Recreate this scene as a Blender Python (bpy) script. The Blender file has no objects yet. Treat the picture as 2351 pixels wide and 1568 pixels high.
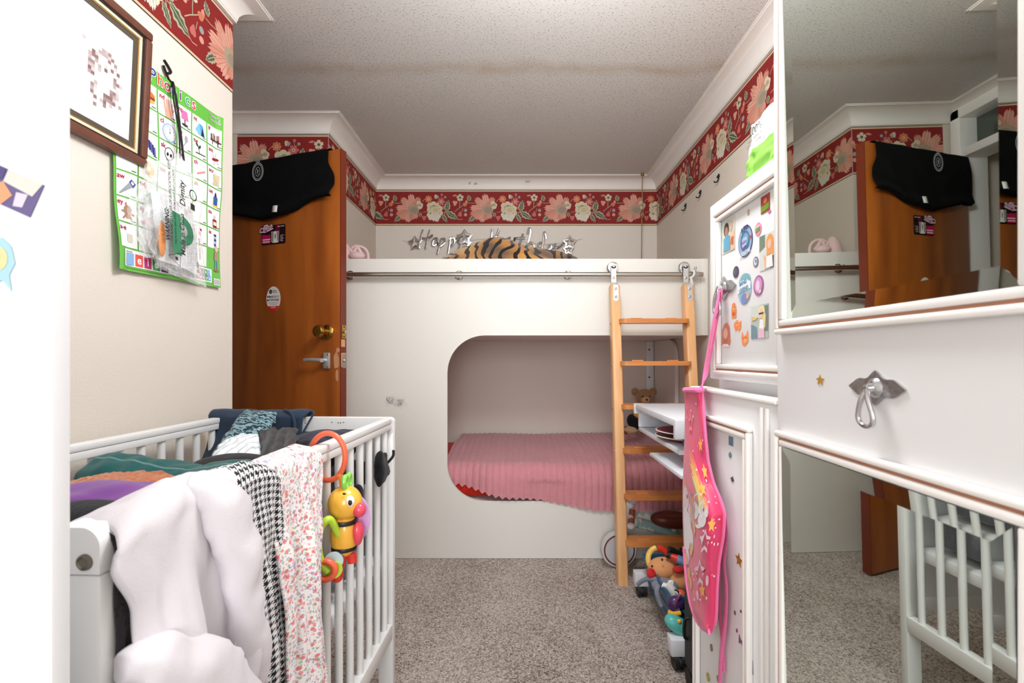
import bpy, bmesh, math, random
from mathutils import Vector, Matrix, noise
PI = math.pi
sc = bpy.context.scene
col = sc.collection
# ------------------------------------------------------------------ camera, world, lights, exposure
F = 1074.0; VX, VY = 1190.0, 820.0; CH = 1.047       # focal length and vanishing point in photo pixels, eye height
cam = bpy.data.cameras.new('camera'); cam_o = bpy.data.objects.new('camera', cam); col.objects.link(cam_o)
cam_o.location = (0, 0, CH); cam_o.rotation_euler = (PI/2, 0, 0)
cam.sensor_width = 36; cam.lens = F/2351*36; cam.clip_start = .02
cam.shift_x = -(VX-1175.5)/2351; cam.shift_y = (VY-784)/2351
cam.dof.use_dof = True; cam.dof.focus_distance = 1.9; cam.dof.aperture_fstop = 8.0
sc.camera = cam_o
sc.view_settings.view_transform = 'Standard'; sc.view_settings.look = 'None'
sc.view_settings.gamma = 1; sc.view_settings.use_curve_mapping = False
sc.view_settings.exposure = 0.3
sc.cycles.use_denoising = True
sc.cycles.max_bounces = 10; sc.cycles.diffuse_bounces = 6; sc.cycles.glossy_bounces = 5; sc.cycles.transparent_max_bounces = 12
sc.cycles.sample_clamp_indirect = 6
w = bpy.data.worlds.new('world'); sc.world = w; w.use_nodes = True
w.node_tree.nodes['Background'].inputs[0].default_value = (.85, .92, 1, 1)
w.node_tree.nodes['Background'].inputs[1].default_value = 1.0
def area(name, loc, rot, sx, sy, e, c, shape='RECTANGLE'):
    l = bpy.data.lights.new(name, 'AREA'); l.shape = shape; l.size = sx; l.size_y = sy; l.energy = e; l.color = c
    o = bpy.data.objects.new(name, l); col.objects.link(o); o.location = loc; o.rotation_euler = rot
    return o
area('window_daylight', (-.05, -2.53, 1.45), (PI/2, 0, 0), 1.5, 1.3, 54, (.94, .975, 1))
pl = bpy.data.lights.new('pendant_lamp', 'POINT'); pl.energy = 40; pl.color = (.97, .985, 1); pl.shadow_soft_size = .16
plo = bpy.data.objects.new('pendant_lamp', pl); col.objects.link(plo); plo.location = (.14, 1.0, 2.07)

# ------------------------------------------------------------------ helpers
def lin(c):
    return tuple((v/255/12.92 if v/255 <= .04045 else ((v/255+.055)/1.055)**2.4) for v in c[:3]) + (1,)
_m = {}
def mat(name, rgb, rough=.5, metal=0, bump=0, bscale=200, var=0, vscale=8, sheen=0, coat=0, build=None, spec=None):
    """principled material with a noise-driven tint and a noise bump"""
    if name in _m: return _m[name]
    m = bpy.data.materials.new(name); m.use_nodes = True; nt = m.node_tree; N = nt.nodes; L = nt.links
    b = N['Principled BSDF']; b.inputs['Roughness'].default_value = rough; b.inputs['Metallic'].default_value = metal
    c = lin(rgb); b.inputs['Base Color'].default_value = c
    if spec is not None: b.inputs['Specular IOR Level'].default_value = spec
    if sheen: b.inputs['Sheen Weight'].default_value = sheen
    if coat: b.inputs['Coat Weight'].default_value = coat; b.inputs['Coat Roughness'].default_value = .1
    tc = N.new('ShaderNodeTexCoord')
    n = N.new('ShaderNodeTexNoise'); n.inputs['Scale'].default_value = vscale; n.inputs['Detail'].default_value = 4
    L.new(tc.outputs['Object'], n.inputs['Vector'])
    mx = N.new('ShaderNodeMix'); mx.data_type = 'RGBA'
    v = max(var, .01)
    mx.inputs[6].default_value = tuple(x*(1-v) for x in c[:3])+(1,); mx.inputs[7].default_value = tuple(min(1, x*(1+v)) for x in c[:3])+(1,)
    L.new(n.outputs['Fac'], mx.inputs[0]); L.new(mx.outputs[2], b.inputs['Base Color'])
    if bump:
        n2 = N.new('ShaderNodeTexNoise'); n2.inputs['Scale'].default_value = bscale; n2.inputs['Detail'].default_value = 3
        L.new(tc.outputs['Object'], n2.inputs['Vector'])
        bp = N.new('ShaderNodeBump'); bp.inputs['Strength'].default_value = min(1, bump); bp.inputs['Distance'].default_value = .003
        L.new(n2.outputs['Fac'], bp.inputs['Height']); L.new(bp.outputs[0], b.inputs['Normal'])
    if build: build(nt, N, L, b, tc, mx)
    _m[name] = m
    return m
def nd(N, t, **k):
    n = N.new(t)
    for a, v in k.items(): setattr(n, a, v)
    return n
def mth(N, L, op, a, b=None, c=None):
    n = N.new('ShaderNodeMath'); n.operation = op
    for i, x in enumerate((a, b, c)):
        if x is None: continue
        if isinstance(x, (int, float)): n.inputs[i].default_value = x
        else: L.new(x, n.inputs[i])
    return n.outputs[0]
def ramp(N, L, src, stops):
    r = N.new('ShaderNodeValToRGB'); e = r.color_ramp.elements
    while len(e) < len(stops): e.new(.5)
    for i, (p, c) in enumerate(stops): e[i].position = p; e[i].color = lin(c)
    L.new(src, r.inputs[0]); return r.outputs[0]
W = {}          # world matrix of every object built here
def _props(o, label, cat, group=None, kind=None):
    if label: o['label'] = label
    if cat: o['category'] = cat
    if group: o['group'] = group
    if kind: o['kind'] = kind
def thing(name, label, cat, loc=(0, 0, 0), rz=0, group=None, kind=None):
    o = bpy.data.objects.new(name, None); o.empty_display_size = .05; col.objects.link(o)
    o.location = loc; o.rotation_euler = (0, 0, rz); _props(o, label, cat, group, kind)
    W[o] = Matrix.Translation(Vector(loc)) @ Matrix.Rotation(rz, 4, 'Z')
    return o
class MB:
    """collects shapes in world coordinates and links them as one mesh object"""
    def __init__(s): s.v = []; s.f = []; s.c = []; s.mi = []; s.uv = []; s.hasuv = False; s.flat = []
    def add(s, vs, fs, color=None, mi=0, uv=None, flat=False):
        b = len(s.v); s.v += [Vector(p) for p in vs]
        s.uv += list(uv) if uv else [(0, 0)]*len(vs)
        if uv: s.hasuv = True
        for f in fs: s.f.append([i+b for i in f]); s.c.append(color); s.mi.append(mi); s.flat.append(flat)
        return s
    def build(s, name, m, parent=None, label=None, cat=None, group=None, kind=None, angle=38, solid=0, sub=0, origin=None):
        me = bpy.data.meshes.new(name); o = bpy.data.objects.new(name, me); col.objects.link(o)
        if parent is None:
            if origin is None:
                c = Vector((0, 0, 0))
                for p in s.v: c += p
                c /= max(1, len(s.v)); c.z = min(p.z for p in s.v)
            else: c = Vector(origin)
            mw = Matrix.Translation(c); o.location = c
        else: mw = W[parent]; o.parent = parent
        W[o] = mw; inv = mw.inverted()
        me.from_pydata([inv @ p for p in s.v], [], s.f)
        for mm in (m if isinstance(m, (list, tuple)) else [m]): me.materials.append(mm)
        me.polygons.foreach_set('material_index', s.mi)
        me.polygons.foreach_set('use_smooth', [not f for f in s.flat])
        if any(c is not None for c in s.c):
            a = me.color_attributes.new('Col', 'FLOAT_COLOR', 'CORNER'); buf = []
            for f, c in zip(s.f, s.c): buf += list(c or (1, 1, 1, 1))*len(f)
            a.data.foreach_set('color', buf)
        if s.hasuv:
            u = me.uv_layers.new(name='UVMap'); buf = []
            for f in s.f:
                for i in f: buf += s.uv[i]
            u.data.foreach_set('uv', buf)
        me.update()
        if angle: me.set_sharp_from_angle(angle=math.radians(angle))
        if solid:
            md = o.modifiers.new('thickness', 'SOLIDIFY'); md.thickness = solid; md.offset = 0
        if sub:
            md = o.modifiers.new('smooth', 'SUBSURF'); md.levels = sub; md.render_levels = sub
        _props(o, label, cat, group, kind)
        return o
def box(mb, x0, y0, z0, x1, y1, z1, b=0, seg=2, T=None, mi=0, color=None):
    bm = bmesh.new(); bmesh.ops.create_cube(bm, size=1)
    for v in bm.verts: v.co = Vector(((x0+x1)/2+v.co.x*(x1-x0), (y0+y1)/2+v.co.y*(y1-y0), (z0+z1)/2+v.co.z*(z1-z0)))
    if b: bmesh.ops.bevel(bm, geom=list(bm.edges), offset=b, segments=seg, affect='EDGES', profile=.5)
    bm.verts.index_update()
    vs = [(T @ v.co) if T else v.co.copy() for v in bm.verts]; fs = [[v.index for v in f.verts] for f in bm.faces]
    bm.free(); mb.add(vs, fs, color, mi); return mb
def frame_of(d):
    d = d.normalized(); a = Vector((0, 0, 1)) if abs(d.z) < .9 else Vector((1, 0, 0))
    x = d.cross(a).normalized(); return x, x.cross(d).normalized() * -1, d
def tube(mb, pts, r, n=10, closed=False, caps=True, mi=0, color=None, flat=None):
    """tube through points; r a number, list or function of 0..1; flat = (width scale, thickness scale) with a fixed reference vector"""
    pts = [Vector(p) for p in pts]; m = len(pts); vs = []; fs = []
    x = None
    for i, p in enumerate(pts):
        a = pts[(i-1) % m] if (closed or i > 0) else p; b = pts[(i+1) % m] if (closed or i < m-1) else p
        d = (b-a).normalized()
        if flat: y = Vector(flat[2]).normalized(); x = d.cross(y).normalized()
        elif x is None: x, y, _ = frame_of(d)
        else:
            x = (x - d*x.dot(d)); x = x.normalized() if x.length > 1e-6 else frame_of(d)[0]; y = d.cross(x).normalized()
        rr = r(i/max(1, m-1)) if callable(r) else (r[i] if isinstance(r, (list, tuple)) else r)
        sx, sy = (flat[0], flat[1]) if flat else (1, 1)
        for k in range(n):
            t = 2*PI*k/n; vs.append(p + x*math.cos(t)*rr*sx + y*math.sin(t)*rr*sy)
    for i in range(m if closed else m-1):
        for k in range(n):
            a = i*n+k; b = i*n+(k+1) % n; c = ((i+1) % m)*n+(k+1) % n; d = ((i+1) % m)*n+k
            fs.append([a, b, c, d])
    if caps and not closed: fs.append(list(range(n))[::-1]); fs.append([(m-1)*n+k for k in range(n)])
    mb.add(vs, fs, color, mi); return mb
def cyl(mb, p0, p1, r, r1=None, n=20, mi=0, color=None):
    return tube(mb, [p0, p1], [r, r if r1 is None else r1], n, mi=mi, color=color)
def lathe(mb, prof, o, axis=(0, 0, 1), n=28, mi=0, color=None, cap=True):
    x, y, d = frame_of(Vector(axis)); o = Vector(o); vs = []; fs = []
    for r, h in prof:
        for k in range(n):
            t = 2*PI*k/n; vs.append(o + d*h + (x*math.cos(t)+y*math.sin(t))*r)
    for i in range(len(prof)-1):
        for k in range(n): fs.append([i*n+k, i*n+(k+1) % n, (i+1)*n+(k+1) % n, (i+1)*n+k])
    if cap: fs.append(list(range(n))[::-1]); fs.append([(len(prof)-1)*n+k for k in range(n)])
    mb.add(vs, fs, color, mi); return mb
def ell(mb, c, r, nu=20, nv=12, T=None, mi=0, color=None, disp=None, power=1):
    c = Vector(c); vs = []; fs = []
    sg = lambda q: math.copysign(abs(q)**power, q)
    for i in range(nv+1):
        th = PI*i/nv
        for k in range(nu):
            ph = 2*PI*k/nu
            d = Vector((sg(math.sin(th))*sg(math.cos(ph)), sg(math.sin(th))*sg(math.sin(ph)), sg(math.cos(th))))
            p = Vector((d.x*r[0], d.y*r[1], d.z*r[2]))
            if T: p = T @ p
            if disp: p = p*(1+disp(p+c))
            vs.append(c+p)
    for i in range(nv):
        for k in range(nu): fs.append([i*nu+k, (i+1)*nu+k, (i+1)*nu+(k+1) % nu, i*nu+(k+1) % nu])
    mb.add(vs, fs, color, mi); return mb
def grid(mb, fn, nu, nv, mi=0, color=None, us=1, vs_=1, closed=False):
    vs = []; uv = []; fs = []
    for j in range(nv+1):
        for i in range(nu+1):
            vs.append(fn(i/nu, j/nv)); uv.append((i/nu*us, j/nv*vs_))
    for j in range(nv):
        for i in range(nu):
            a = j*(nu+1)+i; fs.append([a, a+1, a+nu+2, a+nu+1])
    mb.add(vs, fs, color, mi, uv); return mb
def prism(mb, pts, mp, t, mi=0, color=None, t0=0):
    """outline pts (counter-clockwise seen from the mp normal side) extruded from t0 to t; mp(u, v, h) -> point"""
    n = len(pts); vs = [mp(u, v, t) for u, v in pts] + [mp(u, v, t0) for u, v in pts]
    fs = [list(range(n)), list(range(n, 2*n))[::-1]] + [[i, i+n, (i+1) % n+n, (i+1) % n] for i in range(n)]
    mb.add(vs, fs, color, mi); return mb
def rr(x0, y0, x1, y1, r, n=6):
    p = []
    for cx, cy, a in ((x1-r, y0+r, -90), (x1-r, y1-r, 0), (x0+r, y1-r, 90), (x0+r, y0+r, 180)):
        for k in range(n+1):
            t = math.radians(a+90*k/n); p.append((cx+r*math.cos(t), cy+r*math.sin(t)))
    return p
def elp(cx, cy, rx, ry, n=28, rot=0):
    c, s = math.cos(rot), math.sin(rot)
    return [(cx+rx*math.cos(t)*c-ry*math.sin(t)*s, cy+rx*math.cos(t)*s+ry*math.sin(t)*c) for t in (2*PI*k/n for k in range(n))]
def starp(cx, cy, r, r2=None, n=5, rot=PI/2):
    r2 = r2 or r*.45
    return [(cx+(r if k % 2 == 0 else r2)*math.cos(rot+PI*k/n), cy+(r if k % 2 == 0 else r2)*math.sin(rot+PI*k/n)) for k in range(2*n)]
def area2(p): return sum(p[i-1][0]*p[i][1]-p[i][0]*p[i-1][1] for i in range(len(p)))
_tx = {}
def textmesh(s, bold=0.0):
    k = (s, bold)
    if k not in _tx:
        cu = bpy.data.curves.new('t', 'FONT'); cu.body = s; cu.size = 1; cu.resolution_u = 3; cu.offset = bold; cu.fill_mode = 'FRONT'
        ob = bpy.data.objects.new('t', cu); me = bpy.data.meshes.new_from_object(ob)
        vs = [v.co.to_2d() for v in me.vertices]; fs = [list(p.vertices) for p in me.polygons]
        bpy.data.objects.remove(ob); bpy.data.curves.remove(cu); bpy.data.meshes.remove(me)
        xs = [v.x for v in vs] or [0]
        _tx[k] = (vs, fs, min(xs), max(xs))
    return _tx[k]
class FA:
    """flat printed art on a plane (origin, U, V) or any map(u, v, h); later layers sit a hair higher"""
    def __init__(s, o=None, U=None, V=(0, 0, 1), mp=None, step=.00018, h0=0):
        s.mb = MB(); s.h = h0; s.step = step
        if mp: s.mp = mp
        else:
            o = Vector(o); U = Vector(U).normalized(); V = Vector(V).normalized(); N = U.cross(V)
            s.mp = lambda u, v, h: o+U*u+V*v+N*h
    def up(s, k=1): s.h += s.step*k; return s
    def poly(s, pts, c, dh=0):
        if area2(pts) < 0: pts = pts[::-1]
        s.n = getattr(s, 'n', 0)+1; q = s.h+dh*s.step+(s.n % 12)*4e-6
        s.mb.add([s.mp(u, v, q) for u, v in pts], [list(range(len(pts)))], lin(c)); return s
    def rect(s, x0, y0, x1, y1, c, dh=0): return s.poly([(x0, y0), (x1, y0), (x1, y1), (x0, y1)], c, dh)
    def ellipse(s, cx, cy, rx, ry, c, dh=0, n=24, rot=0): return s.poly(elp(cx, cy, rx, ry, n, rot), c, dh)
    def stroke(s, pts, w, c, dh=0, closed=False):
        P = [Vector(p) for p in pts]; n = len(P)
        if n < 2: return s
        L = []; R = []
        for i, p in enumerate(P):
            a = P[(i-1) % n] if (closed or i > 0) else p; b = P[(i+1) % n] if (closed or i < n-1) else p
            d = (b-a)
            d = d.normalized() if d.length > 1e-9 else Vector((1, 0))
            q = Vector((-d.y, d.x))*w/2; L.append(p+q); R.append(p-q)
        s.n = getattr(s, 'n', 0)+1; q = s.h+dh*s.step+(s.n % 12)*4e-6
        vs = [s.mp(p.x, p.y, q) for p in R+L]
        fs = [[i, (i+1) % n, n+(i+1) % n, n+i] for i in range(n if closed else n-1)]
        s.mb.add(vs, fs, lin(c)); return s
    def text(s, t, x, y, size, c, align='c', bold=0.0, rot=0, dh=0, sx=1):
        vs, fs, a, b = textmesh(t, bold)
        off = {'l': 0, 'c': (a+b)/2, 'r': b}[align]; cr, sr = math.cos(rot), math.sin(rot)
        out = []
        for v in vs:
            p, q = (v.x-off)*size*sx, v.y*size; out.append(s.mp(x+p*cr-q*sr, y+p*sr+q*cr, s.h+dh*s.step))
        s.mb.add(out, fs, lin(c)); return s
    def sheet(s, pts, c, t=.0006):
        """the printed piece itself: an outline with a real thickness"""
        if area2(pts) < 0: pts = pts[::-1]
        prism(s.mb, pts, s.mp, s.h+t, color=lin(c), t0=s.h); s.h += t+s.step; return s
def _print(nt, N, L, b, tc, mx):
    a = N.new('ShaderNodeAttribute'); a.attribute_name = 'Col'; L.new(a.outputs['Color'], b.inputs['Base Color'])
M_print = mat('printed paper', (255, 255, 255), .55, build=_print)
M_gloss = mat('glossy print', (255, 255, 255), .25, build=_print)
M_wallp = mat('wallpaper print', (255, 255, 255), .75, build=_print)
def P(px, py, d): return Vector(((px-VX)*d/F, d, CH-(py-VY)*d/F))          # the point seen at a photo pixel at depth d
def PX(px, py, X): d = X*F/(px-VX); return P(px, py, d)                      # ... on the plane x = X
def ns(p, sc_=1.0, seed=0): return noise.noise(Vector(p)*sc_+Vector((seed*7.31, seed*3.7, seed*1.9)))
def lerp(a, b, t): return a+(b-a)*t
def sst(a, b, x): t = max(0, min(1, (x-a)/(b-a))); return t*t*(3-2*t)
def smooth_path(pts, n=6):
    """catmull-rom through the points"""
    P_ = [Vector(p) for p in pts]; out = []
    for i in range(len(P_)-1):
        p0 = P_[max(0, i-1)]; p1 = P_[i]; p2 = P_[i+1]; p3 = P_[min(len(P_)-1, i+2)]
        for k in range(n):
            t = k/n; out.append(.5*((2*p1)+(p2-p0)*t+(2*p0-5*p1+4*p2-p3)*t*t+(3*p1-p0-3*p2+p3)*t**3))
    out.append(P_[-1]); return out

# ------------------------------------------------------------------ materials
def _carpet(nt, N, L, b, tc, mx):
    n1 = nd(N, 'ShaderNodeTexNoise'); n1.inputs['Scale'].default_value = 210; n1.inputs['Detail'].default_value = 5; n1.inputs['Roughness'].default_value = .75
    n2 = nd(N, 'ShaderNodeTexNoise'); n2.inputs['Scale'].default_value = 3; n2.inputs['Detail'].default_value = 3
    v = nd(N, 'ShaderNodeTexVoronoi'); v.inputs['Scale'].default_value = 170
    for q in (n1, n2, v): L.new(tc.outputs['Object'], q.inputs['Vector'])
    s = mth(N, L, 'ADD', mth(N, L, 'MULTIPLY', n1.outputs['Fac'], .75), mth(N, L, 'MULTIPLY', v.outputs['Color'], .25))
    s = mth(N, L, 'ADD', s, mth(N, L, 'MULTIPLY', mth(N, L, 'SUBTRACT', n2.outputs['Fac'], .5), .16))
    L.new(ramp(N, L, s, [(.34, (84, 72, 64)), (.43, (164, 149, 139)), (.52, (202, 188, 178)), (.66, (242, 234, 228))]), b.inputs['Base Color'])
    bp = nd(N, 'ShaderNodeBump'); bp.inputs['Strength'].default_value = 1; bp.inputs['Distance'].default_value = .007
    L.new(s, bp.inputs['Height']); L.new(bp.outputs[0], b.inputs['Normal'])
M_carpet = mat('speckled carpet', (170, 155, 143), .95, build=_carpet, spec=.1)
def _ceil(nt, N, L, b, tc, mx):
    v = nd(N, 'ShaderNodeTexNoise'); v.inputs['Scale'].default_value = 140; v.inputs['Detail'].default_value = 3; v.inputs['Roughness'].default_value = .6
    g = nd(N, 'ShaderNodeTexNoise'); g.inputs['Scale'].default_value = 9; g.inputs['Detail'].default_value = 4
    st = nd(N, 'ShaderNodeTexNoise'); st.inputs['Scale'].default_value = 2.4; st.inputs['Detail'].default_value = 5
    for q in (v, g, st): L.new(tc.outputs['Object'], q.inputs['Vector'])
    sp = nd(N, 'ShaderNodeSeparateXYZ'); L.new(tc.outputs['Object'], sp.inputs[0])
    # a brown water-stain line that wanders across the room
    y = mth(N, L, 'ADD', sp.outputs['Y'], mth(N, L, 'MULTIPLY', st.outputs['Fac'], .22))
    d = mth(N, L, 'ABSOLUTE', mth(N, L, 'SUBTRACT', y, 2.16))
    f = mth(N, L, 'MULTIPLY', mth(N, L, 'SUBTRACT', 1, mth(N, L, 'MINIMUM', mth(N, L, 'MULTIPLY', d, 15), 1)), g.outputs['Fac'])
    m2 = nd(N, 'ShaderNodeMix', data_type='RGBA'); L.new(mx.outputs[2], m2.inputs[6]); m2.inputs[7].default_value = lin((176, 150, 116))
    L.new(mth(N, L, 'MULTIPLY', f, .75), m2.inputs[0]); L.new(m2.outputs[2], b.inputs['Base Color'])
    mr = nd(N, 'ShaderNodeMapRange', interpolation_type='SMOOTHSTEP'); L.new(v.outputs['Fac'], mr.inputs['Value']); mr.inputs['From Min'].default_value = .585; mr.inputs['From Max'].default_value = .70
    h = mr.outputs['Result']
    bp = nd(N, 'ShaderNodeBump'); bp.inputs['Strength'].default_value = .8; bp.inputs['Distance'].default_value = .007
    L.new(h, bp.inputs['Height']); L.new(bp.outputs[0], b.inputs['Normal'])
M_ceil = mat('stippled ceiling paint', (208, 205, 202), .45, var=.03, vscale=3, build=_ceil)
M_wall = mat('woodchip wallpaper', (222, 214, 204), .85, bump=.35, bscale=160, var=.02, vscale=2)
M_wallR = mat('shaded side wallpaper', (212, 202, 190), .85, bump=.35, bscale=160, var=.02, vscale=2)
M_cove = mat('white coving paint', (228, 222, 216), .6, var=.015)
M_cream = mat('cream painted board', (221, 219, 213), .42, var=.012, vscale=3)
M_white = mat('white gloss paint', (230, 231, 233), .32, var=.01)
M_crib = mat('white lacquered wood', (234, 235, 235), .35, var=.01, bump=.05, bscale=60)
M_trim = mat('cream moulding', (236, 234, 231), .4, var=.01)
M_brownline = mat('brown antique line', (172, 118, 92), .5, var=.2, vscale=30)
M_chrome = mat('chrome', (205, 205, 208), .12, 1)
M_steel = mat('brushed steel', (190, 186, 180), .28, 1)
M_alu = mat('satin aluminium', (205, 208, 210), .35, .6)
M_brass = mat('polished brass', (190, 150, 75), .18, 1, var=.1, vscale=20)
M_black = mat('black rubber', (18, 18, 19), .55)
M_mirror = mat('mirror glass', (222, 230, 222), .012, 1, var=.06, vscale=6)
def _wood(dark, light, scale, dist):
    def f(nt, N, L, b, tc, mx):
        mp = nd(N, 'ShaderNodeMapping'); mp.inputs['Scale'].default_value = scale; L.new(tc.outputs['Object'], mp.inputs[0])
        n = nd(N, 'ShaderNodeTexNoise'); n.inputs['Scale'].default_value = 1; n.inputs['Detail'].default_value = 6; n.inputs['Distortion'].default_value = dist
        L.new(mp.outputs[0], n.inputs['Vector'])
        L.new(ramp(N, L, n.outputs['Fac'], [(.25, dark), (.75, light)]), b.inputs['Base Color'])
    return f
M_door = mat('stained plywood', (150, 80, 25), .32, build=_wood((124, 60, 18), (184, 102, 36), (9, 9, 1.1), .6), coat=.25)
M_dooredge = mat('red brown edge lipping', (112, 42, 20), .4, var=.15, vscale=12)
M_chip = mat('bare splintered wood', (206, 150, 112), .8, var=.12, vscale=60, bump=.4)
M_beech = mat('beech', (222, 170, 118), .38, build=_wood((208, 152, 98), (232, 184, 134), (30, 30, 2.2), .4))
M_rung = mat('orange beech', (205, 132, 70), .33, build=_wood((184, 110, 52), (218, 146, 84), (3, 30, 30), .4))
M_frame = mat('mahogany frame', (104, 62, 48), .4, var=.3, vscale=60)
def fabric(name, rgb, bump=.4, bscale=450, var=.06, vscale=14, sheen=.15, rough=.9, build=None):
    return mat(name, rgb, rough, bump=bump, bscale=bscale, var=var, vscale=vscale, sheen=sheen, spec=.15, build=build)
# ------------------------------------------------------------------ the room
XL, XR, YB, YR, ZC = -1.015, .986, 3.33, -2.6, 2.312
YA, YD, XA = 1.66, 2.50, -1.56          # alcove: near side, far side, door wall
def struct(name, mb, m, label, **k): return mb.build(name, m, label=label, cat=k.pop('cat', 'room'), kind='structure', **k)
struct('floor', box(MB(), -2.6, YR-.1, -.1, XR+.1, YB+.1, 0), M_carpet, 'speckled beige carpet covering the bedroom floor', cat='floor')
struct('ceiling', box(MB(), -2.6, YR-.1, ZC, XR+.1, YB+.1, ZC+.1), M_ceil, 'textured grey white ceiling with a faint brown stain line', cat='ceiling', origin=(0, 0, ZC))
struct('wall_left', box(MB(), -2.6, YR, 0, XL, YA, ZC), M_wall, 'cream papered wall behind the poster and picture', cat='wall')
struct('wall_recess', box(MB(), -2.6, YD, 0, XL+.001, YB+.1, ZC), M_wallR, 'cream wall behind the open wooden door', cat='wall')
struct('wall_back', box(MB(), XL+.001, YB, 0, XR, YB+.1, ZC), M_wall, 'cream end wall above and behind the bunk', cat='wall')
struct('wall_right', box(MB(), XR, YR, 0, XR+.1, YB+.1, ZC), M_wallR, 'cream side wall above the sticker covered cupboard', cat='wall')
mb = MB()
for a in ((XL, YR-.1, 0, -.85, YR, ZC), (.75, YR-.1, 0, XR, YR, ZC), (-.85, YR-.1, 0, .75, YR, .8), (-.85, YR-.1, 2.1, .75, YR, ZC)): box(mb, *a)
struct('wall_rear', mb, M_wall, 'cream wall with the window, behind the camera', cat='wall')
mb = MB()
for a in ((-.85, .8, -.80, 2.1), (.70, .8, .75, 2.1), (-.08, .8, -.02, 2.1)): box(mb, a[0], YR-.08, a[1], a[2], YR-.02, a[3])
for z in (.8, 2.05): box(mb, -.85, YR-.08, z, .75, YR-.02, z+.05)
struct('window_1', mb, M_white, 'white framed window letting in the daylight', cat='window')
# door wall of the alcove: casing, transom, dim hall beyond
mb = MB()
box(mb, XA-.12, YA, 0, XA, 1.69, ZC); box(mb, XA-.12, 2.47, 0, XA, YD, ZC); box(mb, XA-.12, 1.69, 2.24, XA, 2.47, ZC)
struct('wall_alcove', mb, M_wall, 'narrow wall around the doorway in the alcove', cat='wall')
mb = MB()
for a in ((1.67, 0, 1.72, 2.29), (2.43, 0, 2.485, 2.29)): box(mb, XA-.11, a[0], a[1], XA+.035, a[2], a[3], .006)
box(mb, XA-.11, 1.67, 2.235, XA+.035, 2.485, 2.30, .006); box(mb, XA-.11, 1.70, 2.03, XA+.03, 2.45, 2.075, .006)
struct('trim_1', mb, M_trim, 'white painted door casing with a transom bar', cat='door frame')
struct('window_2', box(MB(), XA-.06, 1.72, 2.075, XA-.055, 2.43, 2.235), mat('dark transom glass', (70, 78, 72), .08, coat=.5), 'dark glass pane above the doorway', cat='window')
struct('wall_hall', box(MB(), -2.42, 1.2, 0, -2.4, 2.9, ZC), mat('pale green hall paper', (178, 184, 168), .8, bump=.3), 'pale green wall of the hall past the doorway', cat='wall')
# coving: one mitred run around the room
path = [(XL, YR), (XL, YA), (XA, YA), (XA, YD), (XL, YD), (XL, YB), (XR, YB), (XR, YR)]
prof = [(0, -.074), (.010, -.074), (.010, -.066)] + [(.012+.078*(1-math.cos(t)), -.066+.060*math.sin(t)) for t in (PI/2*k/10 for k in range(11))] + [(.090, -.003), (.097, -.003), (.097, 0), (0, 0)]
n = len(path); vs = []; fs = []; m = len(prof)
for i, p in enumerate(path):
    p = Vector(p); e0 = (p-Vector(path[i-1])).normalized(); e1 = (Vector(path[(i+1) % n])-p).normalized()
    n0 = Vector((e0.y, -e0.x)); n1 = Vector((e1.y, -e1.x)); b = (n0+n1)/(1+n0.dot(n1))
    for o, z in prof: q = p+b*o; vs.append((q.x, q.y, ZC+z))
for i in range(n):
    for k in range(m-1): fs.append([i*m+k, i*m+k+1, ((i+1) % n)*m+k+1, ((i+1) % n)*m+k])
mb = MB().add(vs, [f[::-1] for f in fs])
struct('trim_2', mb, M_cove, 'white concave coving around the ceiling', cat='coving', angle=30)
# smudges of old adhesive and a scuffed hook plate on the far coving
fa = FA(mp=lambda u, v, h: Vector((u, YB-.030-h, v)), step=.0006)
for px, py, s in ((1085, 413, 1), (1212, 415, .7)):
    q = P(px, py, YB-.03); random.seed(px)
    for k in range(9):
        fa.ellipse(q.x+random.gauss(0, .020)*s, q.z+random.gauss(0, .012)*s-.003, random.uniform(.005, .016)*s, random.uniform(.004, .010)*s, random.choice([(104, 96, 88), (150, 142, 132), (176, 168, 158)]), n=9, rot=random.random()); fa.up()
fa.mb.build('trim_3', M_wallp, label='grey glue smudges left on the far coving', cat='marks', kind='structure')

# ------------------------------------------------------------------ floral border paper
RED = (130, 20, 18); PINK = (208, 146, 126); PINKD = (170, 98, 86); CREAM = (204, 190, 162); TAUPE = (168, 148, 126); GREEN = (74, 88, 66); SAGE = (170, 166, 140); ORNG = (198, 116, 86); ROSE = (188, 100, 94); GREY = (150, 148, 146)
def petal(fa, cx, cy, tx, ty, w_, c, lc, dh, teeth=3):
    d = Vector((tx-cx, ty-cy)); ln = d.length; d /= ln; q = Vector((-d.y, d.x)); o = Vector((cx, cy)); R = []; Lf = []
    for t, ww in ((0, .16), (.3, .62), (.6, 1), (.82, .9)): R.append(o+d*ln*t-q*w_/2*ww); Lf.append(o+d*ln*t+q*w_/2*ww)
    tip = []
    for k in range(teeth*2-1):
        f = (k+1)/(teeth*2); a = o+d*ln*((1.0 if k % 2 == 0 else .88)-.1*abs(f-.5)*2)+q*w_/2*(2*f-1)*.8; tip.append(a)
    fa.poly([(p.x, p.y) for p in R+tip+Lf[::-1]], c, dh)
    for s in (-.22, .2):
        a = o+d*ln*.35+q*w_*s*.6; b = o+d*ln*.86+q*w_*s
        fa.stroke([(a.x, a.y), (b.x, b.y)], w_*.045, lc, dh+.4)
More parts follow.
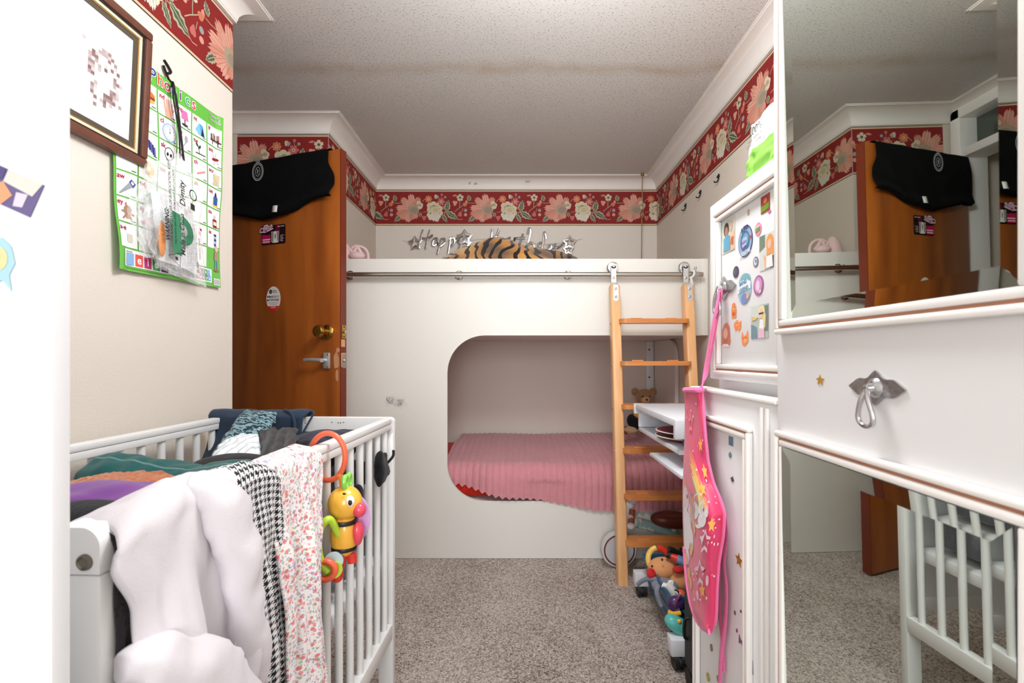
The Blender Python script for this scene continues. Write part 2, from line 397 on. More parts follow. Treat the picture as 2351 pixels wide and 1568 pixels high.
def leaf(fa, pts, w_, dh=0, outer=SAGE, inner=GREEN):
    p0 = Vector(pts[0]); p1 = Vector(pts[1]); d = p1-p0; ln = d.length; d /= ln; q = Vector((-d.y, d.x))
    def shp(s, saw):
        R = []; Lf = []
        for k in range(1, 9):
            t = k/9; ww = w_*s*math.sin(PI*t**.8)*.5*(1+(saw if k % 2 else -saw))
            R.append(p0+d*ln*t-q*ww); Lf.append(p0+d*ln*(t)+q*ww)
        return [(p.x, p.y) for p in [p0]+R+[p1]+Lf[::-1]]
    fa.poly(shp(1, .16), outer, dh); p1 = p0+d*ln*.93; fa.poly(shp(.55, .2), inner, dh+1)
    fa.stroke([(p0.x, p0.y), (p0.x+d.x*ln*.8, p0.y+d.y*ln*.8)], w_*.05, CREAM, dh+1.4)
def rosette(fa, x, y, r, c, cc, dh=0, n_=7):
    for k in range(n_):
        t = 2*PI*k/n_; fa.poly(elp(x+math.cos(t)*r*.6, y+math.sin(t)*r*.6, r*.42, r*.3, 12, t), c, dh+k*.08)
    fa.ellipse(x, y, r*.3, r*.3, cc, dh+1); fa.ellipse(x, y, r*.14, r*.14, (96, 40, 30), dh+1.5)
def floral_unit(fa, ox, clip):
    X = lambda x: ox+(x-300)*.000475; Y = lambda y: (800-y)*.000468
    def ok(x): return clip[0] <= X(x) <= clip[1]
    st = lambda pts, w_=7, c=SAGE, dh=1: fa.stroke([(X(a), Y(b)) for a, b in pts], w_*.00047, c, dh) if all(ok(a) for a, b in pts) else None
    S = .00047
    st([(1280, 590), (1330, 545), (1420, 480), (1440, 455)]); st([(1355, 530), (1352, 470), (1358, 420)]); st([(1480, 455), (1530, 462), (1600, 455)], 6)
    st([(790, 440), (830, 400), (870, 390)], 6); st([(1060, 610), (1130, 600), (1180, 540)]); st([(1130, 605), (1230, 620)]); st([(1120, 610), (1130, 660)]); st([(800, 600), (870, 590), (900, 600)], 6); st([(1400, 540), (1385, 600)], 5); st([(1060, 490), (1075, 440), (1085, 350)], 4)
    if ok(420): leaf(fa, [(X(480), Y(650)), (X(370), Y(745))], 55*S*1.3, 2)
    if ok(740) and ok(400):
        cx, cy = X(660), Y(560)
        for k, (tx, ty, w_) in enumerate(((470, 375, 95), (615, 312, 100), (752, 362, 90), (480, 470, 80), (388, 528, 95), (386, 640, 90), (455, 705, 85), (548, 752, 100), (625, 725, 80), (705, 705, 80), (545, 420, 80), (690, 430, 80))):
            petal(fa, cx, cy, X(tx), Y(ty), w_*S, (PINK, (212, 156, 136), (200, 136, 116))[k % 3], PINKD, 2+k*.25)
        fa.poly([(cx+r_*S*math.cos(t)*1.05, cy+r_*S*math.sin(t)*.9) for r_, t in ((88+10*math.sin(k*2.6), 2*PI*k/20) for k in range(20))], TAUPE, 6)
        fa.ellipse(cx+10*S, cy-8*S, 60*S, 48*S, (150, 134, 116), 6.4)
    if ok(765):
        for a, b in ((740, 460), (770, 490), (760, 520)): fa.ellipse(X(a), Y(b), 36*S, 32*S, CREAM, 6.6); 
        fa.ellipse(X(755), Y(490), 26*S, 22*S, TAUPE, 7); leaf(fa, [(X(760), Y(600)), (X(765), Y(675))], 50*S, 3)
    if ok(820):
        for a, b in ((805, 675), (835, 675), (820, 705)): fa.ellipse(X(a), Y(b), 20*S, 20*S, ROSE, 2)
    if ok(885): rosette(fa, X(885), Y(400), 56*S, ORNG, (232, 190, 120), 2, 8)
    if ok(1000): petal(fa, X(985), Y(395), X(1005), Y(330), 50*S, CREAM, GREY, 2); petal(fa, X(1010), Y(400), X(1028), Y(345), 40*S, GREY, CREAM, 2.5)
    if ok(1075): rosette(fa, X(1075), Y(440), 62*S, ROSE, CREAM, 2, 6)
    if ok(1085): fa.ellipse(X(1085), Y(332), 19*S, 19*S, ROSE, 2); fa.ellipse(X(1135), Y(370), 18*S, 18*S, GREY, 2); fa.ellipse(X(1095), Y(530), 34*S, 22*S, ROSE, 2, rot=-.5)
    if ok(990):
        cx, cy = X(985), Y(575)
        for k, (a, b, r_) in enumerate(((905, 500, 46), (960, 480, 46), (1020, 500, 44), (1055, 545, 42), (1060, 610, 42), (1030, 655, 44), (905, 560, 44), (900, 640, 42))):
            fa.ellipse(X(a), Y(b), r_*S, r_*S, (CREAM, (206, 196, 166))[k % 2], 2+k*.1); fa.ellipse(X(a)*.7+cx*.3, Y(b)*.7+cy*.3, r_*S*.6, r_*S*.5, (SAGE, (150, 138, 112))[k % 2], 3+k*.1)
        for tx, ty in ((890, 725), (960, 745), (1020, 755), (1045, 715)): petal(fa, cx, cy, X(tx), Y(ty), 62*S, (214, 206, 190), GREY, 3.9)
        fa.ellipse(cx, cy, 70*S, 62*S, CREAM, 4.7); fa.ellipse(cx+8*S, cy+10*S, 44*S, 34*S, (188, 172, 140), 5.3)
    if ok(1185): leaf(fa, [(X(1150), Y(590)), (X(1185), Y(415))], 92*S, 2)
    if ok(1380): leaf(fa, [(X(1150), Y(595)), (X(1330), Y(705))], 100*S, 2.2); st([(1310, 690), (1350, 712), (1395, 705)], 7, PINK, 3)
    if ok(1120): leaf(fa, [(X(1095), Y(630)), (X(1165), Y(755))], 62*S, 2)
    if ok(1280):
        for a, b in ((1268, 445), (1298, 450), (1280, 480)): fa.ellipse(X(a), Y(b), 21*S, 21*S, PINK, 2)
        leaf(fa, [(X(1310), Y(340)), (X(1240), Y(352))], 26*S, 2, PINK, ROSE)
    if ok(1360):
        for k in range(5): t = PI/2+2*PI*k/5; petal(fa, X(1358), Y(378), X(1358)+58*S*math.cos(t), Y(378)+58*S*math.sin(t), 42*S, CREAM, GREY, 2, 2)
        fa.ellipse(X(1358), Y(378), 17*S, 17*S, GREEN, 4)
        petal(fa, X(1365), Y(585), X(1352), Y(670), 62*S, ROSE, PINKD, 2, 2)
    if ok(1440): petal(fa, X(1470), Y(450), X(1405), Y(500), 60*S, ORNG, ROSE, 2, 2); petal(fa, X(1470), Y(450), X(1440), Y(425), 40*S, PINK, ROSE, 2.5, 2); fa.ellipse(X(1440), Y(570), 24*S, 24*S, GREY, 2); fa.ellipse(X(1440), Y(637), 24*S, 24*S, PINK, 2)
    if ok(1490): leaf(fa, [(X(1505), Y(430)), (X(1478), Y(335))], 62*S, 2)
def border(name, o, U, ln, off, label):
    o_ = Vector(o); U_ = Vector(U); N_ = U_.cross(Vector((0, 0, 1)))
    fa = FA(mp=lambda u, v, h: o_+U_*max(0, min(ln, u))+Vector((0, 0, v))+N_*h, step=.0002)
    fa.rect(0, 0, ln, .252, (60, 44, 34)); fa.up()
    fa.rect(0, .0035, ln, .2485, (214, 182, 152)); fa.up()
    fa.rect(0, .0115, ln, .2405, (96, 30, 22)); fa.up(); fa.rect(0, .013, ln, .239, RED); fa.up()
    x = off
    while x < ln: floral_unit(fa, x, (-.09, ln+.09)); x += .527
    fa.mb.build(name, M_wallp, label=label, cat='wallpaper border', kind='structure', angle=0)
ZB = 1.984; e = .0012
border('trim_4', (XL+e, -.4, ZB), (0, 1, 0), 2.06, -.227, 'red floral paper border above the phonics poster')
border('trim_5', (-1.50, YD-e, ZB), (1, 0, 0), .485, -.595, 'red floral paper border behind the wooden door')
border('trim_6', (XL+.001+e, YD, ZB), (0, 1, 0), YB-YD, -.096, 'red floral paper border on the short wall past the door')
border('trim_7', (XL+.001, YB-e, ZB), (1, 0, 0), XR-XL, -.43, 'red floral paper border along the end wall')
border('trim_8', (XR-e, YB, ZB), (0, -1, 0), 2.7, -.313, 'red floral paper border above the cupboard')
# ------------------------------------------------------------------ built-in bunk bed
YF = 2.43
bunk = thing('bunk_bed', 'cream built-in bunk bed with a round-cornered opening across the end of the room', 'bunk bed', (0, YF, 0))
L0, Z0, Z1, ZT = -.369, .300, 1.160, 1.558
pts = [(XL+.004, .002), (XR-.003, .002), (XR-.003, Z0), (L0+.19, Z0)]
for k in range(1, 13): t = math.radians(270-90*k/12); pts.append((L0+.19+.19*math.cos(t), Z0+.19+.19*math.sin(t)))
for k in range(0, 13): t = math.radians(180-90*k/12); pts.append((L0+.195+.195*math.cos(t), Z1-.195+.195*math.sin(t)))
pts += [(XR-.003, Z1), (XR-.003, ZT), (XL+.004, ZT)]
prism(MB(), pts, lambda u, v, h: Vector((u, YF-h, v)), 0, t0=-.018).build('front_panel', M_cream, bunk)
box(MB(), XR-.038, YF-.004, Z1, XR-.002, YF, ZT, .001).build('filler_strip', M_cream, bunk)
box(MB(), XL+.004, YF+.019, Z1+.002, XR-.003, YB-.002, Z1+.03).build('upper_deck', M_cream, bunk)
box(MB(), XL+.004, YF+.019, .27, XR-.003, YB-.002, .298).build('lower_deck', M_cream, bunk)
# lining board on the side wall with its rounded front corner, and the corner batten with two screws
y0 = 2.87
pts = [(y0, .299), (YB-.003, .299), (YB-.003, Z1), (y0+.12, Z1)] + [(y0+.12-.12*math.sin(math.radians(10*k)), Z1-.12+.12*math.cos(math.radians(10*k))) for k in range(1, 10)]
prism(MB(), pts, lambda u, v, h: Vector((XR-.003-h, u, v)), .022).build('side_lining', M_cream, bunk)
bt = box(MB(), .905, YB-.024, .30, .958, YB-.002, Z1, .002).build('corner_batten', M_white, bunk)
for z in (1.10, .905): cyl(MB(), (.925, YB-.027, z), (.925, YB-.022, z), .006).build('screw', mat('dark screw', (60, 50, 42), .4, .8), bt)
fa = FA((0, YF-.0005, 0), (1, 0, 0)); random.seed(5)
for cx, cy in ((895, 920), (918, 925)):
    q = P(cx, cy, YF); pl = []
    for k in range(34): pl.append((q.x+.022*math.sin(k*1.9+cx)+random.gauss(0, .007), q.z+.02*math.cos(k*2.3)+random.gauss(0, .007)))
    fa.stroke([(p.x, p.y) for p in smooth_path([(a, b, 0) for a, b in pl], 3)], .0012, (196, 192, 188)); fa.up()
fa.mb.build('pencil_scribble', M_wallp, bunk)
rail = tube(MB(), [(XL+.03, 2.385, 1.468), (.940, 2.385, 1.468)], .0128, 20).build('ladder_rail', M_steel, bunk)
for px in (801, 1053, 1305, 1578):
    x = (px-VX)*2.405/F; mb = MB()
    lathe(mb, [(.0240, 0), (.0240, .003), (.0215, .005), (.009, .007), (.009, .045), (.0115, .046)], (x, YF-.0005, 1.472), (0, -1, 0), 24)
    for s in (-1, 1): cyl(mb, (x, YF-.004, 1.472+s*.0185), (x, YF-.0085, 1.472+s*.0185), .0032, n=10)
    mb.build('rail_bracket', M_chrome if px < 1500 else M_steel, rail)
# ------------------------------------------------------------------ ladder hooked on the rail
lad = thing('bunk_ladder', 'beech ladder with six orange rungs hooked on the steel rail', 'ladder', (.66, 2.16, 0))
ly = lambda z: 2.165+.128*z                               # centre line of the stiles
def stile(x, name):
    mb = MB(); zt = 1.412
    sec = rr(-.0235, -.030, .0235, .030, .008, 3); vs = []; fs = []; n = len(sec)
    for z, s in ((.001, 1), (zt-.012, 1), (zt, .72)):
        for u, v in sec: vs.append((x+u*s, ly(z)+v*s, z))
    for i in range(2):
        for k in range(n): fs.append([i*n+k, i*n+(k+1) % n, (i+1)*n+(k+1) % n, (i+1)*n+k])
    fs += [list(range(n))[::-1], [2*n+k for k in range(n)]]
    return mb.add(vs, fs).build('stile', M_beech, lad)
S1 = stile(.481, 'a'); S2 = stile(.845, 'b')
for z in (1.222, 1.016, .810, .606, .397, .192):
    yc = ly(z)-.018; mb = MB(); x0, x1 = .493, .833
    o = rr(x0, yc-.048, x1, yc+.045, .03, 6)
    prism(mb, o, lambda u, v, h: Vector((u, v, z+h)), .012, t0=-.009)
    for s in ((x0+.06, x0+.11), (x1-.11, x1-.06)):          # two raised grip bars
        tube(mb, [(s[0], yc-.012, z+.0135), (s[1], yc-.012, z+.0135)], .0042, 10); ell(mb, (s[0], yc-.012, z+.0135), (.0042,)*3, 10, 6); ell(mb, (s[1], yc-.012, z+.0135), (.0042,)*3, 10, 6)
    mb.build('rung', M_rung, lad)
for k, (x, S) in enumerate(((.481, S1), (.845, S2))):
    zr = 1.468+.0128+.0215
    pl = MB(); w_ = .0125; yb = ly(1.36)-.0325; yt = 2.385-.024
    cl = [(1.335, yb), (1.405, ly(1.405)-.0335), (1.425, yt), (zr+.004, yt)]
    o = []
    for i, (z, y) in enumerate(cl): o.append((z, y))
    sec = [(-w_, 0), (w_, 0), (w_, -.003), (-w_, -.003)]; vs = [(x+u, y+v, z) for z, y in o for u, v in sec]; fs = []
    for i in range(len(o)-1):
        for q in range(4): fs.append([i*4+q, i*4+(q+1) % 4, i*4+4+(q+1) % 4, i*4+4+q])
    pl.add(vs, fs)
    for z, y in (o[0], o[-1]): cyl(pl, (x, y, z), (x, y-.003, z), w_, n=24)
    hk = pl.build('hook_plate', M_alu, lad, angle=20)
    mb = MB(); lathe(mb, [(.026, -.011), (.028, -.008), (.022, -.003), (.022, .003), (.028, .008), (.026, .011), (.006, .013)], (x, 2.385, zr+.002), (0, -1, 0), 30); cyl(mb, (x, 2.385, zr), (x, yt, zr), .006)
    mb.build('roller', M_chrome, hk)
    for z in (zr+.002, 1.447, 1.385, 1.345):
        y = yt-.003 if z > 1.43 else lerp(yb, ly(1.405)-.0335, (z-1.335)/.07)-.003
        mb = MB(); lathe(mb, [(.0068, 0), (.0066, .0016), (.0045, .0026), (.0042, .0016), (.001, .0014)], (x, y, z), (0, -1, 0), 16); mb.build('screw', M_steel, hk)
for z in (1.213, 1.008, .803, .60, .39): ell(MB(), (.4565, ly(z)-.012, z), (.0035, .005, .005), 10, 8).build('bolt_cap', M_steel, S1)
# white cord tied to the rail behind the outer hook
mb = MB(); x = .868
tube(mb, smooth_path([(x+.012, 2.385, 1.487), (x+.02, 2.366, 1.482), (x+.018, 2.362, 1.462), (x+.006, 2.366, 1.45), (x+.004, 2.40, 1.458), (x+.012, 2.402, 1.478), (x+.012, 2.385, 1.4865)]), .0055, 8)
tube(mb, smooth_path([(x+.004, 2.362, 1.455), (x+.014, 2.37, 1.40), (x+.024, 2.385, 1.33), (x+.026, 2.39, 1.27), (x+.022, 2.39, 1.225)]), .006, 8)
tube(mb, smooth_path([(x+.008, 2.37, 1.45), (x+.006, 2.385, 1.38), (x+.016, 2.392, 1.30), (x+.018, 2.392, 1.24)]), .005, 8)
mb.build('rail_cord', fabric('white cotton cord', (228, 226, 222), .8, 300), label='white cord knotted on the steel rail beside the ladder hook', cat='cord')
mb = MB(); lathe(mb, [(.012, -.014), (.016, -.012), (.016, .012), (.012, .014)], (.905, 2.385, 1.468), (1, 0, 0), 24); cyl(mb, (.898, 2.385, 1.482), (.902, 2.378, 1.508), .008, .006, 12)
mb.build('rail_stop', M_chrome, rail)

# ------------------------------------------------------------------ bedding
box(MB(), -.95, 2.475, .300, .94, 3.30, .455, .05, 4).build('mattress', fabric('red jersey sheet', (206, 44, 22), .3, 300), label='mattress in a bright red sheet under the pink blanket', cat='mattress')
M_pink = fabric('dusty pink ribbed fleece', (204, 138, 146), .9, 260, .10, 30, .3)
def blanket(u, v):
    x = lerp(-.40, .94, u)
    fr = lerp(2.462, 2.418, sst(-.30, -.12, x)); zb = lerp(lerp(.397, .336, sst(-.36, .0, x)), .274, sst(-.05, .5, x))+.006*math.sin(x*175)+.006*ns((x*4, 0, 0))
    top = .505+.012*ns((x*2.5, v*3, 1))+.012*sst(.3, .95, u)
    y_back = 3.305; yc = fr+.085; L1 = y_back-yc; La = .085*PI/2; L2 = top-.085-zb; s = v*(L1+La+L2)
    if s < L1: p = Vector((x, y_back-s, top-.02*sst(L1-.4, L1, s))); nn = Vector((0, 0, 1))
    elif s < L1+La:
        t = (s-L1)/.085; p = Vector((x, yc-.085*math.sin(t), top-.02-.085+.085*math.cos(t))); nn = Vector((0, -math.sin(t), math.cos(t)))
    else: p = Vector((x, fr-.006*ns((x*7, s*6, 4))+.006*math.sin(x*9), top-.105-(s-L1-La))); nn = Vector((0, -1, 0))
    wob = .006*ns((x*3, v*4, 9))
    rib = abs(math.sin(PI*(x+wob+.02*v*math.sin(x*2))/.036))**.6
    fl = sst(0, .25, v)
    p += nn*(.0085*rib-.004+.0016*ns((x*160, p.y*160, p.z*160)))
    return p
grid(MB(), blanket, 420, 90).build('blanket', M_pink, label='dusty pink ribbed blanket spread over the lower bunk and hanging over its edge', cat='blanket', angle=0)

def _tiger(nt, N, L, b, tc, mx):
    n = nd(N, 'ShaderNodeTexNoise'); n.inputs['Scale'].default_value = 5; n.inputs['Detail'].default_value = 2
    L.new(tc.outputs['Object'], n.inputs['Vector'])
    v = nd(N, 'ShaderNodeVectorMath', operation='MULTIPLY_ADD'); L.new(n.outputs['Color'], v.inputs[0]); v.inputs[1].default_value = (.22, .22, .22); L.new(tc.outputs['Object'], v.inputs[2])
    wv = nd(N, 'ShaderNodeTexWave', wave_type='BANDS', bands_direction='X'); wv.inputs['Scale'].default_value = 5.2; wv.inputs['Distortion'].default_value = 4; wv.inputs['Detail'].default_value = 3; wv.inputs['Detail Scale'].default_value = .8
    L.new(v.outputs[0], wv.inputs['Vector'])
    n2 = nd(N, 'ShaderNodeTexNoise'); n2.inputs['Scale'].default_value = 3.2; L.new(tc.outputs['Object'], n2.inputs['Vector'])
    base = ramp(N, L, n2.outputs['Fac'], [(.36, (112, 88, 70)), (.45, (196, 138, 72)), (.55, (220, 178, 112)), (.66, (200, 108, 48))])
    k = ramp(N, L, wv.outputs['Fac'], [(.26, (255, 255, 255)), (.36, (0, 0, 0))])
    m2 = nd(N, 'ShaderNodeMix', data_type='RGBA'); L.new(k, m2.inputs[0]); L.new(base, m2.inputs[6]); m2.inputs[7].default_value = lin((32, 26, 22))
    L.new(m2.outputs[2], b.inputs['Base Color'])
M_tiger = fabric('tiger print plush', (200, 150, 90), .7, 220, build=_tiger, sheen=.3)
TG = [(P(px, py, 2.75).x, P(px, py, 2.75).z) for px, py in ((965, 640), (1005, 597), (1040, 578), (1080, 564), (1120, 549), (1150, 544), (1185, 557), (1230, 570), (1285, 578), (1320, 590), (1365, 640))]
def tiger(u, v):
    x = lerp(TG[0][0], TG[-1][0], u); y = lerp(2.47, 3.2, v)
    for (a, b), (c, d) in zip(TG, TG[1:]):
        if x <= c: zt = lerp(b, d, sst(0, 1, (x-a)/(c-a)) if 0 else (x-a)/(c-a)); break
    vr = .384; hz = max(0, 1-((v-vr)/(.616 if v > vr else .40))**2)**.5
    z = 1.20+(zt-1.20)*hz*(1+.012*ns((x*16, y*9, 7)))
    if v < vr: z -= .022*abs(math.sin(v*15+x*7))*(vr-v)/vr*2
    return Vector((x+.015*ns((x*6, y*6, 3)), y, max(1.195, z)))
grid(MB(), tiger, 90, 60).build('tiger_blanket', M_tiger, label='tiger striped plush blanket heaped on the top bunk', cat='blanket', angle=0)

# pink plush toy with a looped handle at the end of the top bunk
M_plush = fabric('pale pink plush', (232, 200, 200), .5, 300)
pk = thing('plush_bag', 'pale pink plush bag with a looped strap on the top bunk beside the door', 'soft toy', (-.93, 2.62, 1.40))
ell(MB(), (-.960, 2.60, 1.54), (.045, .06, .135), 24, 16, disp=lambda p: .06*ns(p, 14)).build('body', M_plush, pk)
tube(MB(), smooth_path([(-.925, 2.60, 1.650), (-.905, 2.60, 1.663), (-.87, 2.60, 1.659), (-.845, 2.60, 1.640), (-.834, 2.60, 1.607), (-.838, 2.60, 1.552)], 8), .0085, 10).build('strap', M_plush, pk)
mb = MB(); tube(mb, smooth_path([(-.93, 2.585, 1.642), (-.912, 2.585, 1.625), (-.89, 2.585, 1.652), (-.87, 2.585, 1.624), (-.85, 2.585, 1.602)], 6), .009, 8); ell(mb, (-.892, 2.58, 1.602), (.045, .04, .026), 16, 10)
mb.build('bow', M_plush, pk)

# ------------------------------------------------------------------ silver birthday garland
gar = thing('birthday_garland', 'silver foil happy birthday letter garland strung along the end wall', 'garland', (0, 3.31, 1.56))
M_foil = mat('silver foil', (214, 214, 216), .16, .95, bump=.3, bscale=40, var=.1, vscale=30)
GX = lambda x: (930+x/5.734-VX)*3.31/F; GZ = lambda y: CH-(520+y/5.734-VY)*3.31/F
def ribbon(strokes, wd, name, y0=3.312, closed=False, tilt=0):
    mb = MB()
    for st in strokes:
        pts = [(GX(a), y0+tilt*(i/max(1, len(st)-1)-.5), GZ(b)) for i, (a, b) in enumerate(st)]
        pts = pts if closed or len(st) < 3 else smooth_path(pts, 4)
        tube(mb, pts, wd, 6, closed=closed, flat=(1, .18, (0, 1, 0)))
    return mb.build(name, M_foil, gar, angle=25)
random.seed(3)
def lett(strokes, wd=.0075): ribbon(strokes, wd, 'letter', 3.305+random.uniform(-.004, .004), tilt=random.choice([-1, 1])*.02)
lett([[(238, 38), (222, 90), (208, 160), (192, 220), (180, 290)], [(328, 42), (306, 120), (288, 210), (276, 295)], [(212, 148), (290, 160), (372, 118)]])
lett([[(432, 160), (392, 165), (362, 205), (366, 245), (396, 240), (428, 190), (432, 160)], [(432, 160), (424, 220), (446, 246)]])
lett([[(478, 150), (456, 240), (428, 362)], [(470, 168), (516, 160), (520, 214), (466, 262)]])
lett([[(598, 150), (582, 250), (560, 356)], [(586, 165), (640, 152), (646, 214), (594, 266)]])
lett([[(656, 196), (690, 150), (696, 196), (742, 160)], [(742, 160), (726, 240), (700, 316)]])
lett([[(1152, 32), (1142, 100), (1134, 190)], [(1240, 34), (1214, 100), (1186, 160)], [(1134, 190), (1190, 134), (1240, 170), (1180, 230), (1134, 200)]])
lett([[(1446, 150), (1436, 190), (1422, 250)]]); lett([[(1340, 150), (1334, 230)], [(1340, 165), (1390, 150)]])
lett([[(1552, 92), (1530, 170), (1500, 250)], [(1450, 152), (1584, 152)]])
lett([[(1612, 96), (1630, 30), (1652, 40), (1640, 130), (1600, 268)], [(1604, 250), (1650, 214), (1690, 232), (1710, 300)]])
lett([[(1862, 160), (1850, 90), (1828, 84), (1822, 180), (1806, 300)], [(1820, 220), (1770, 214), (1744, 280), (1800, 290)]])
lett([[(1934, 240), (1890, 250), (1880, 300), (1920, 290), (1934, 240), (1946, 290)]])
lett([[(1984, 216), (1966, 270), (2000, 280), (2030, 262)], [(2090, 210), (2040, 262), (1996, 276)]])
for cx, cy, r_, wd in ((138, 222, 82, .010), (786, 150, 92, .0125), (784, 236, 84, .012), (2164, 214, 84, .0095), (2148, 306, 66, .009)):
    a = random.uniform(-.15, .15)
    ribbon([[(cx+x, cy-y) for x, y in starp(0, 0, r_, r_*.5, rot=PI/2+a)]], wd, 'star', 3.300+random.uniform(-.003, .003), closed=True)
tube(MB(), smooth_path([(GX(-40), 3.318, GZ(182)), (GX(150), 3.314, GZ(200)), (GX(330), 3.314, GZ(180)), (GX(620), 3.314, GZ(190)), (GX(1140), 3.314, GZ(160)), (GX(1500), 3.314, GZ(190)), (GX(1900), 3.314, GZ(230)), (GX(2330), 3.318, GZ(160))], 8), .0011, 6).build('string', mat('clear thread', (190, 184, 176), .3), gar)
# pull cord from the ceiling
pc = thing('pull_cord', 'thin brass pull cord hanging from the ceiling over the top bunk', 'pull cord', (.86, 3.2, ZC))
x = (1475-VX)*3.22/F
lathe(MB(), [(.012, 0), (.011, -.012), (.004, -.018)], (x, 3.22, ZC-.0005), (0, 0, 1), 16).build('mount', M_brass, pc)
tube(MB(), smooth_path([(x, 3.22, ZC-.016), (x-.002, 3.22, 2.2), (x+.004, 3.22, 2.06), (x-.004, 3.22, 1.99), (x-.006, 3.22, 1.60)], 6), .0032, 8).build('cord', mat('tan cord', (150, 122, 84), .5), pc)
ell(MB(), (x-.004, 3.22, 1.99), (.006, .006, .010), 12, 8).build('bead', M_brass, pc)
# three black hooks on the side wall
for k, (px, py, lb) in enumerate(((1575, 476, 'black wall hook closest to the end wall, beneath the border'), (1609, 446, 'black wall hook between two others beneath the border'), (1651, 410, 'black wall hook nearest the cupboard, beneath the border'))):
    q = PX(px, py, XR); s = .021
    mb = MB(); tube(mb, smooth_path([(XR-.003, q.y-.006, q.z+.95*s), (XR-.005, q.y+.012, q.z+.5*s), (XR-.005, q.y-.010, q.z+.3*s), (XR-.003, q.y-.004, q.z+.9*s), (XR-.004, q.y-.002, q.z-.1*s), (XR-.012, q.y, q.z-.8*s), (XR-.022, q.y, q.z-.85*s), (XR-.026, q.y, q.z-.6*s)], 6), .0032, 8)
    mb.build('wall_hook', mat('black wire', (28, 24, 22), .4, .5), label=lb, cat='hook', group='black hooks on the side wall')
# ------------------------------------------------------------------ open wooden door
DF = Vector((-.82, 2.15, 0)); DU = Vector((.9445, -.3284, 0)); DN = Vector((DU.y, -DU.x, 0)); DW, DH = .745, 2.006
D = lambda t, h, z: DF+DU*t+DN*h+Vector((0, 0, z))          # t along the leaf (0 at the free edge), h out of the face
def onD(px, py):
    k = (px-VX)/F; t = (k*DF.y-DF.x)/(DU.x-k*DU.y); y = DF.y+t*DU.y; return t, CH-(py-VY)*y/F
TD = Matrix(((DU.x, DN.x, 0, DF.x), (DU.y, DN.y, 0, DF.y), (0, 0, 1, 0), (0, 0, 0, 1)))
door = thing('door_1', 'open stained plywood door with a brass knob and a lever handle', 'door', tuple(D(-DW, 0, 0)), kind='structure')
box(MB(), -DW, -.04, .012, 0, 0, DH, .0025, T=TD).build('leaf', M_door, door)
box(MB(), -.0015, -.0395, .012, .0035, -.0008, DH, T=TD).build('edge_lipping', M_dooredge, door)
t, z = onD(748, 762); kz = z
mb = MB(); lathe(mb, [(.034, 0), (.034, .004), (.029, .010), (.017, .013), (.013, .022), (.013, .034), (.020, .040), (.0285, .050), (.029, .062), (.024, .070), (.012, .073), (.004, .071)], D(t+.012, .0005, z), DN, 36)
mb.build('knob', M_brass, door)
fp = box(MB(), .0036, -.034, kz-.03, .006, -.009, kz+.03, T=TD).build('latch_plate', M_brass, door)
cyl(MB(), D(.004, -.021, kz), D(.014, -.021, kz), .009, .007, 14).build('latch_bolt', M_steel, fp)
for s in (-1, 1): cyl(MB(), D(.0055, -.021, kz+s*.022), D(.0068, -.021, kz+s*.022), .004, n=10).build('screw', mat('dark screw', (60, 50, 42)), fp)
t, z = onD(752, 828)
lv = box(MB(), t-.020, .0005, z-.037, t+.018, .011, z+.037, .004, T=TD).build('handle_plate', M_alu, door)
mb = MB(); cyl(mb, D(t-.004, .010, z+.002), D(t-.004, .034, z+.002), .0095, n=18); tube(mb, smooth_path([D(t-.002, .038, z+.002), D(t-.02, .041, z+.003), D(t-.06, .041, z+.004), D(t-.098, .039, z+.002)], 5), lambda q: .0095-.001*q, 14); mb.build('lever', M_alu, lv)
for a in (-.013, .011):
    for b in (-.029, .029): cyl(MB(), D(t+a, .0105, z+b), D(t+a, .0125, z+b), .0035, n=10).build('screw', M_steel, lv)
mb = MB(); random.seed(4)
for (x0, x1, a, b) in ((-.038, -.002, -.04, .04), (-.020, -.001, .035, .062), (-.026, -.006, -.10, -.035)):
    o = []
    for k in range(12): q = 2*PI*k/12; o.append(((x0+x1)/2+(x1-x0)/2*math.cos(q)*random.uniform(.7, 1.1), z+(a+b)/2+(b-a)/2*math.sin(q)*random.uniform(.75, 1.1)))
    prism(mb, [(min(u, -.0005), v) for u, v in o], lambda u, v, h: D(u, h, v), .0012, t0=.0002)
box(mb, .0036, -.036, z-.03, .0045, -.004, z+.036, T=TD); box(mb, .0036, -.03, kz-.07, .0045, -.004, kz-.036, T=TD)
mb.build('splintered_patch', M_chip, door)
lp = box(MB(), .0046, -.034, z-.035, .0062, -.010, z+.03, T=TD).build('latch_plate', M_steel, door)
ell(MB(), D(.006, -.022, z), (.006, .006, .009), 12, 8).build('latch_bolt', M_steel, lp)
for z_ in (.25, 1.0, 1.78):
    mb = MB(); cyl(mb, D(-DW-.004, -.046, z_-.04), D(-DW-.004, -.046, z_+.04), .006, n=12); mb.build('hinge', M_brass, door)
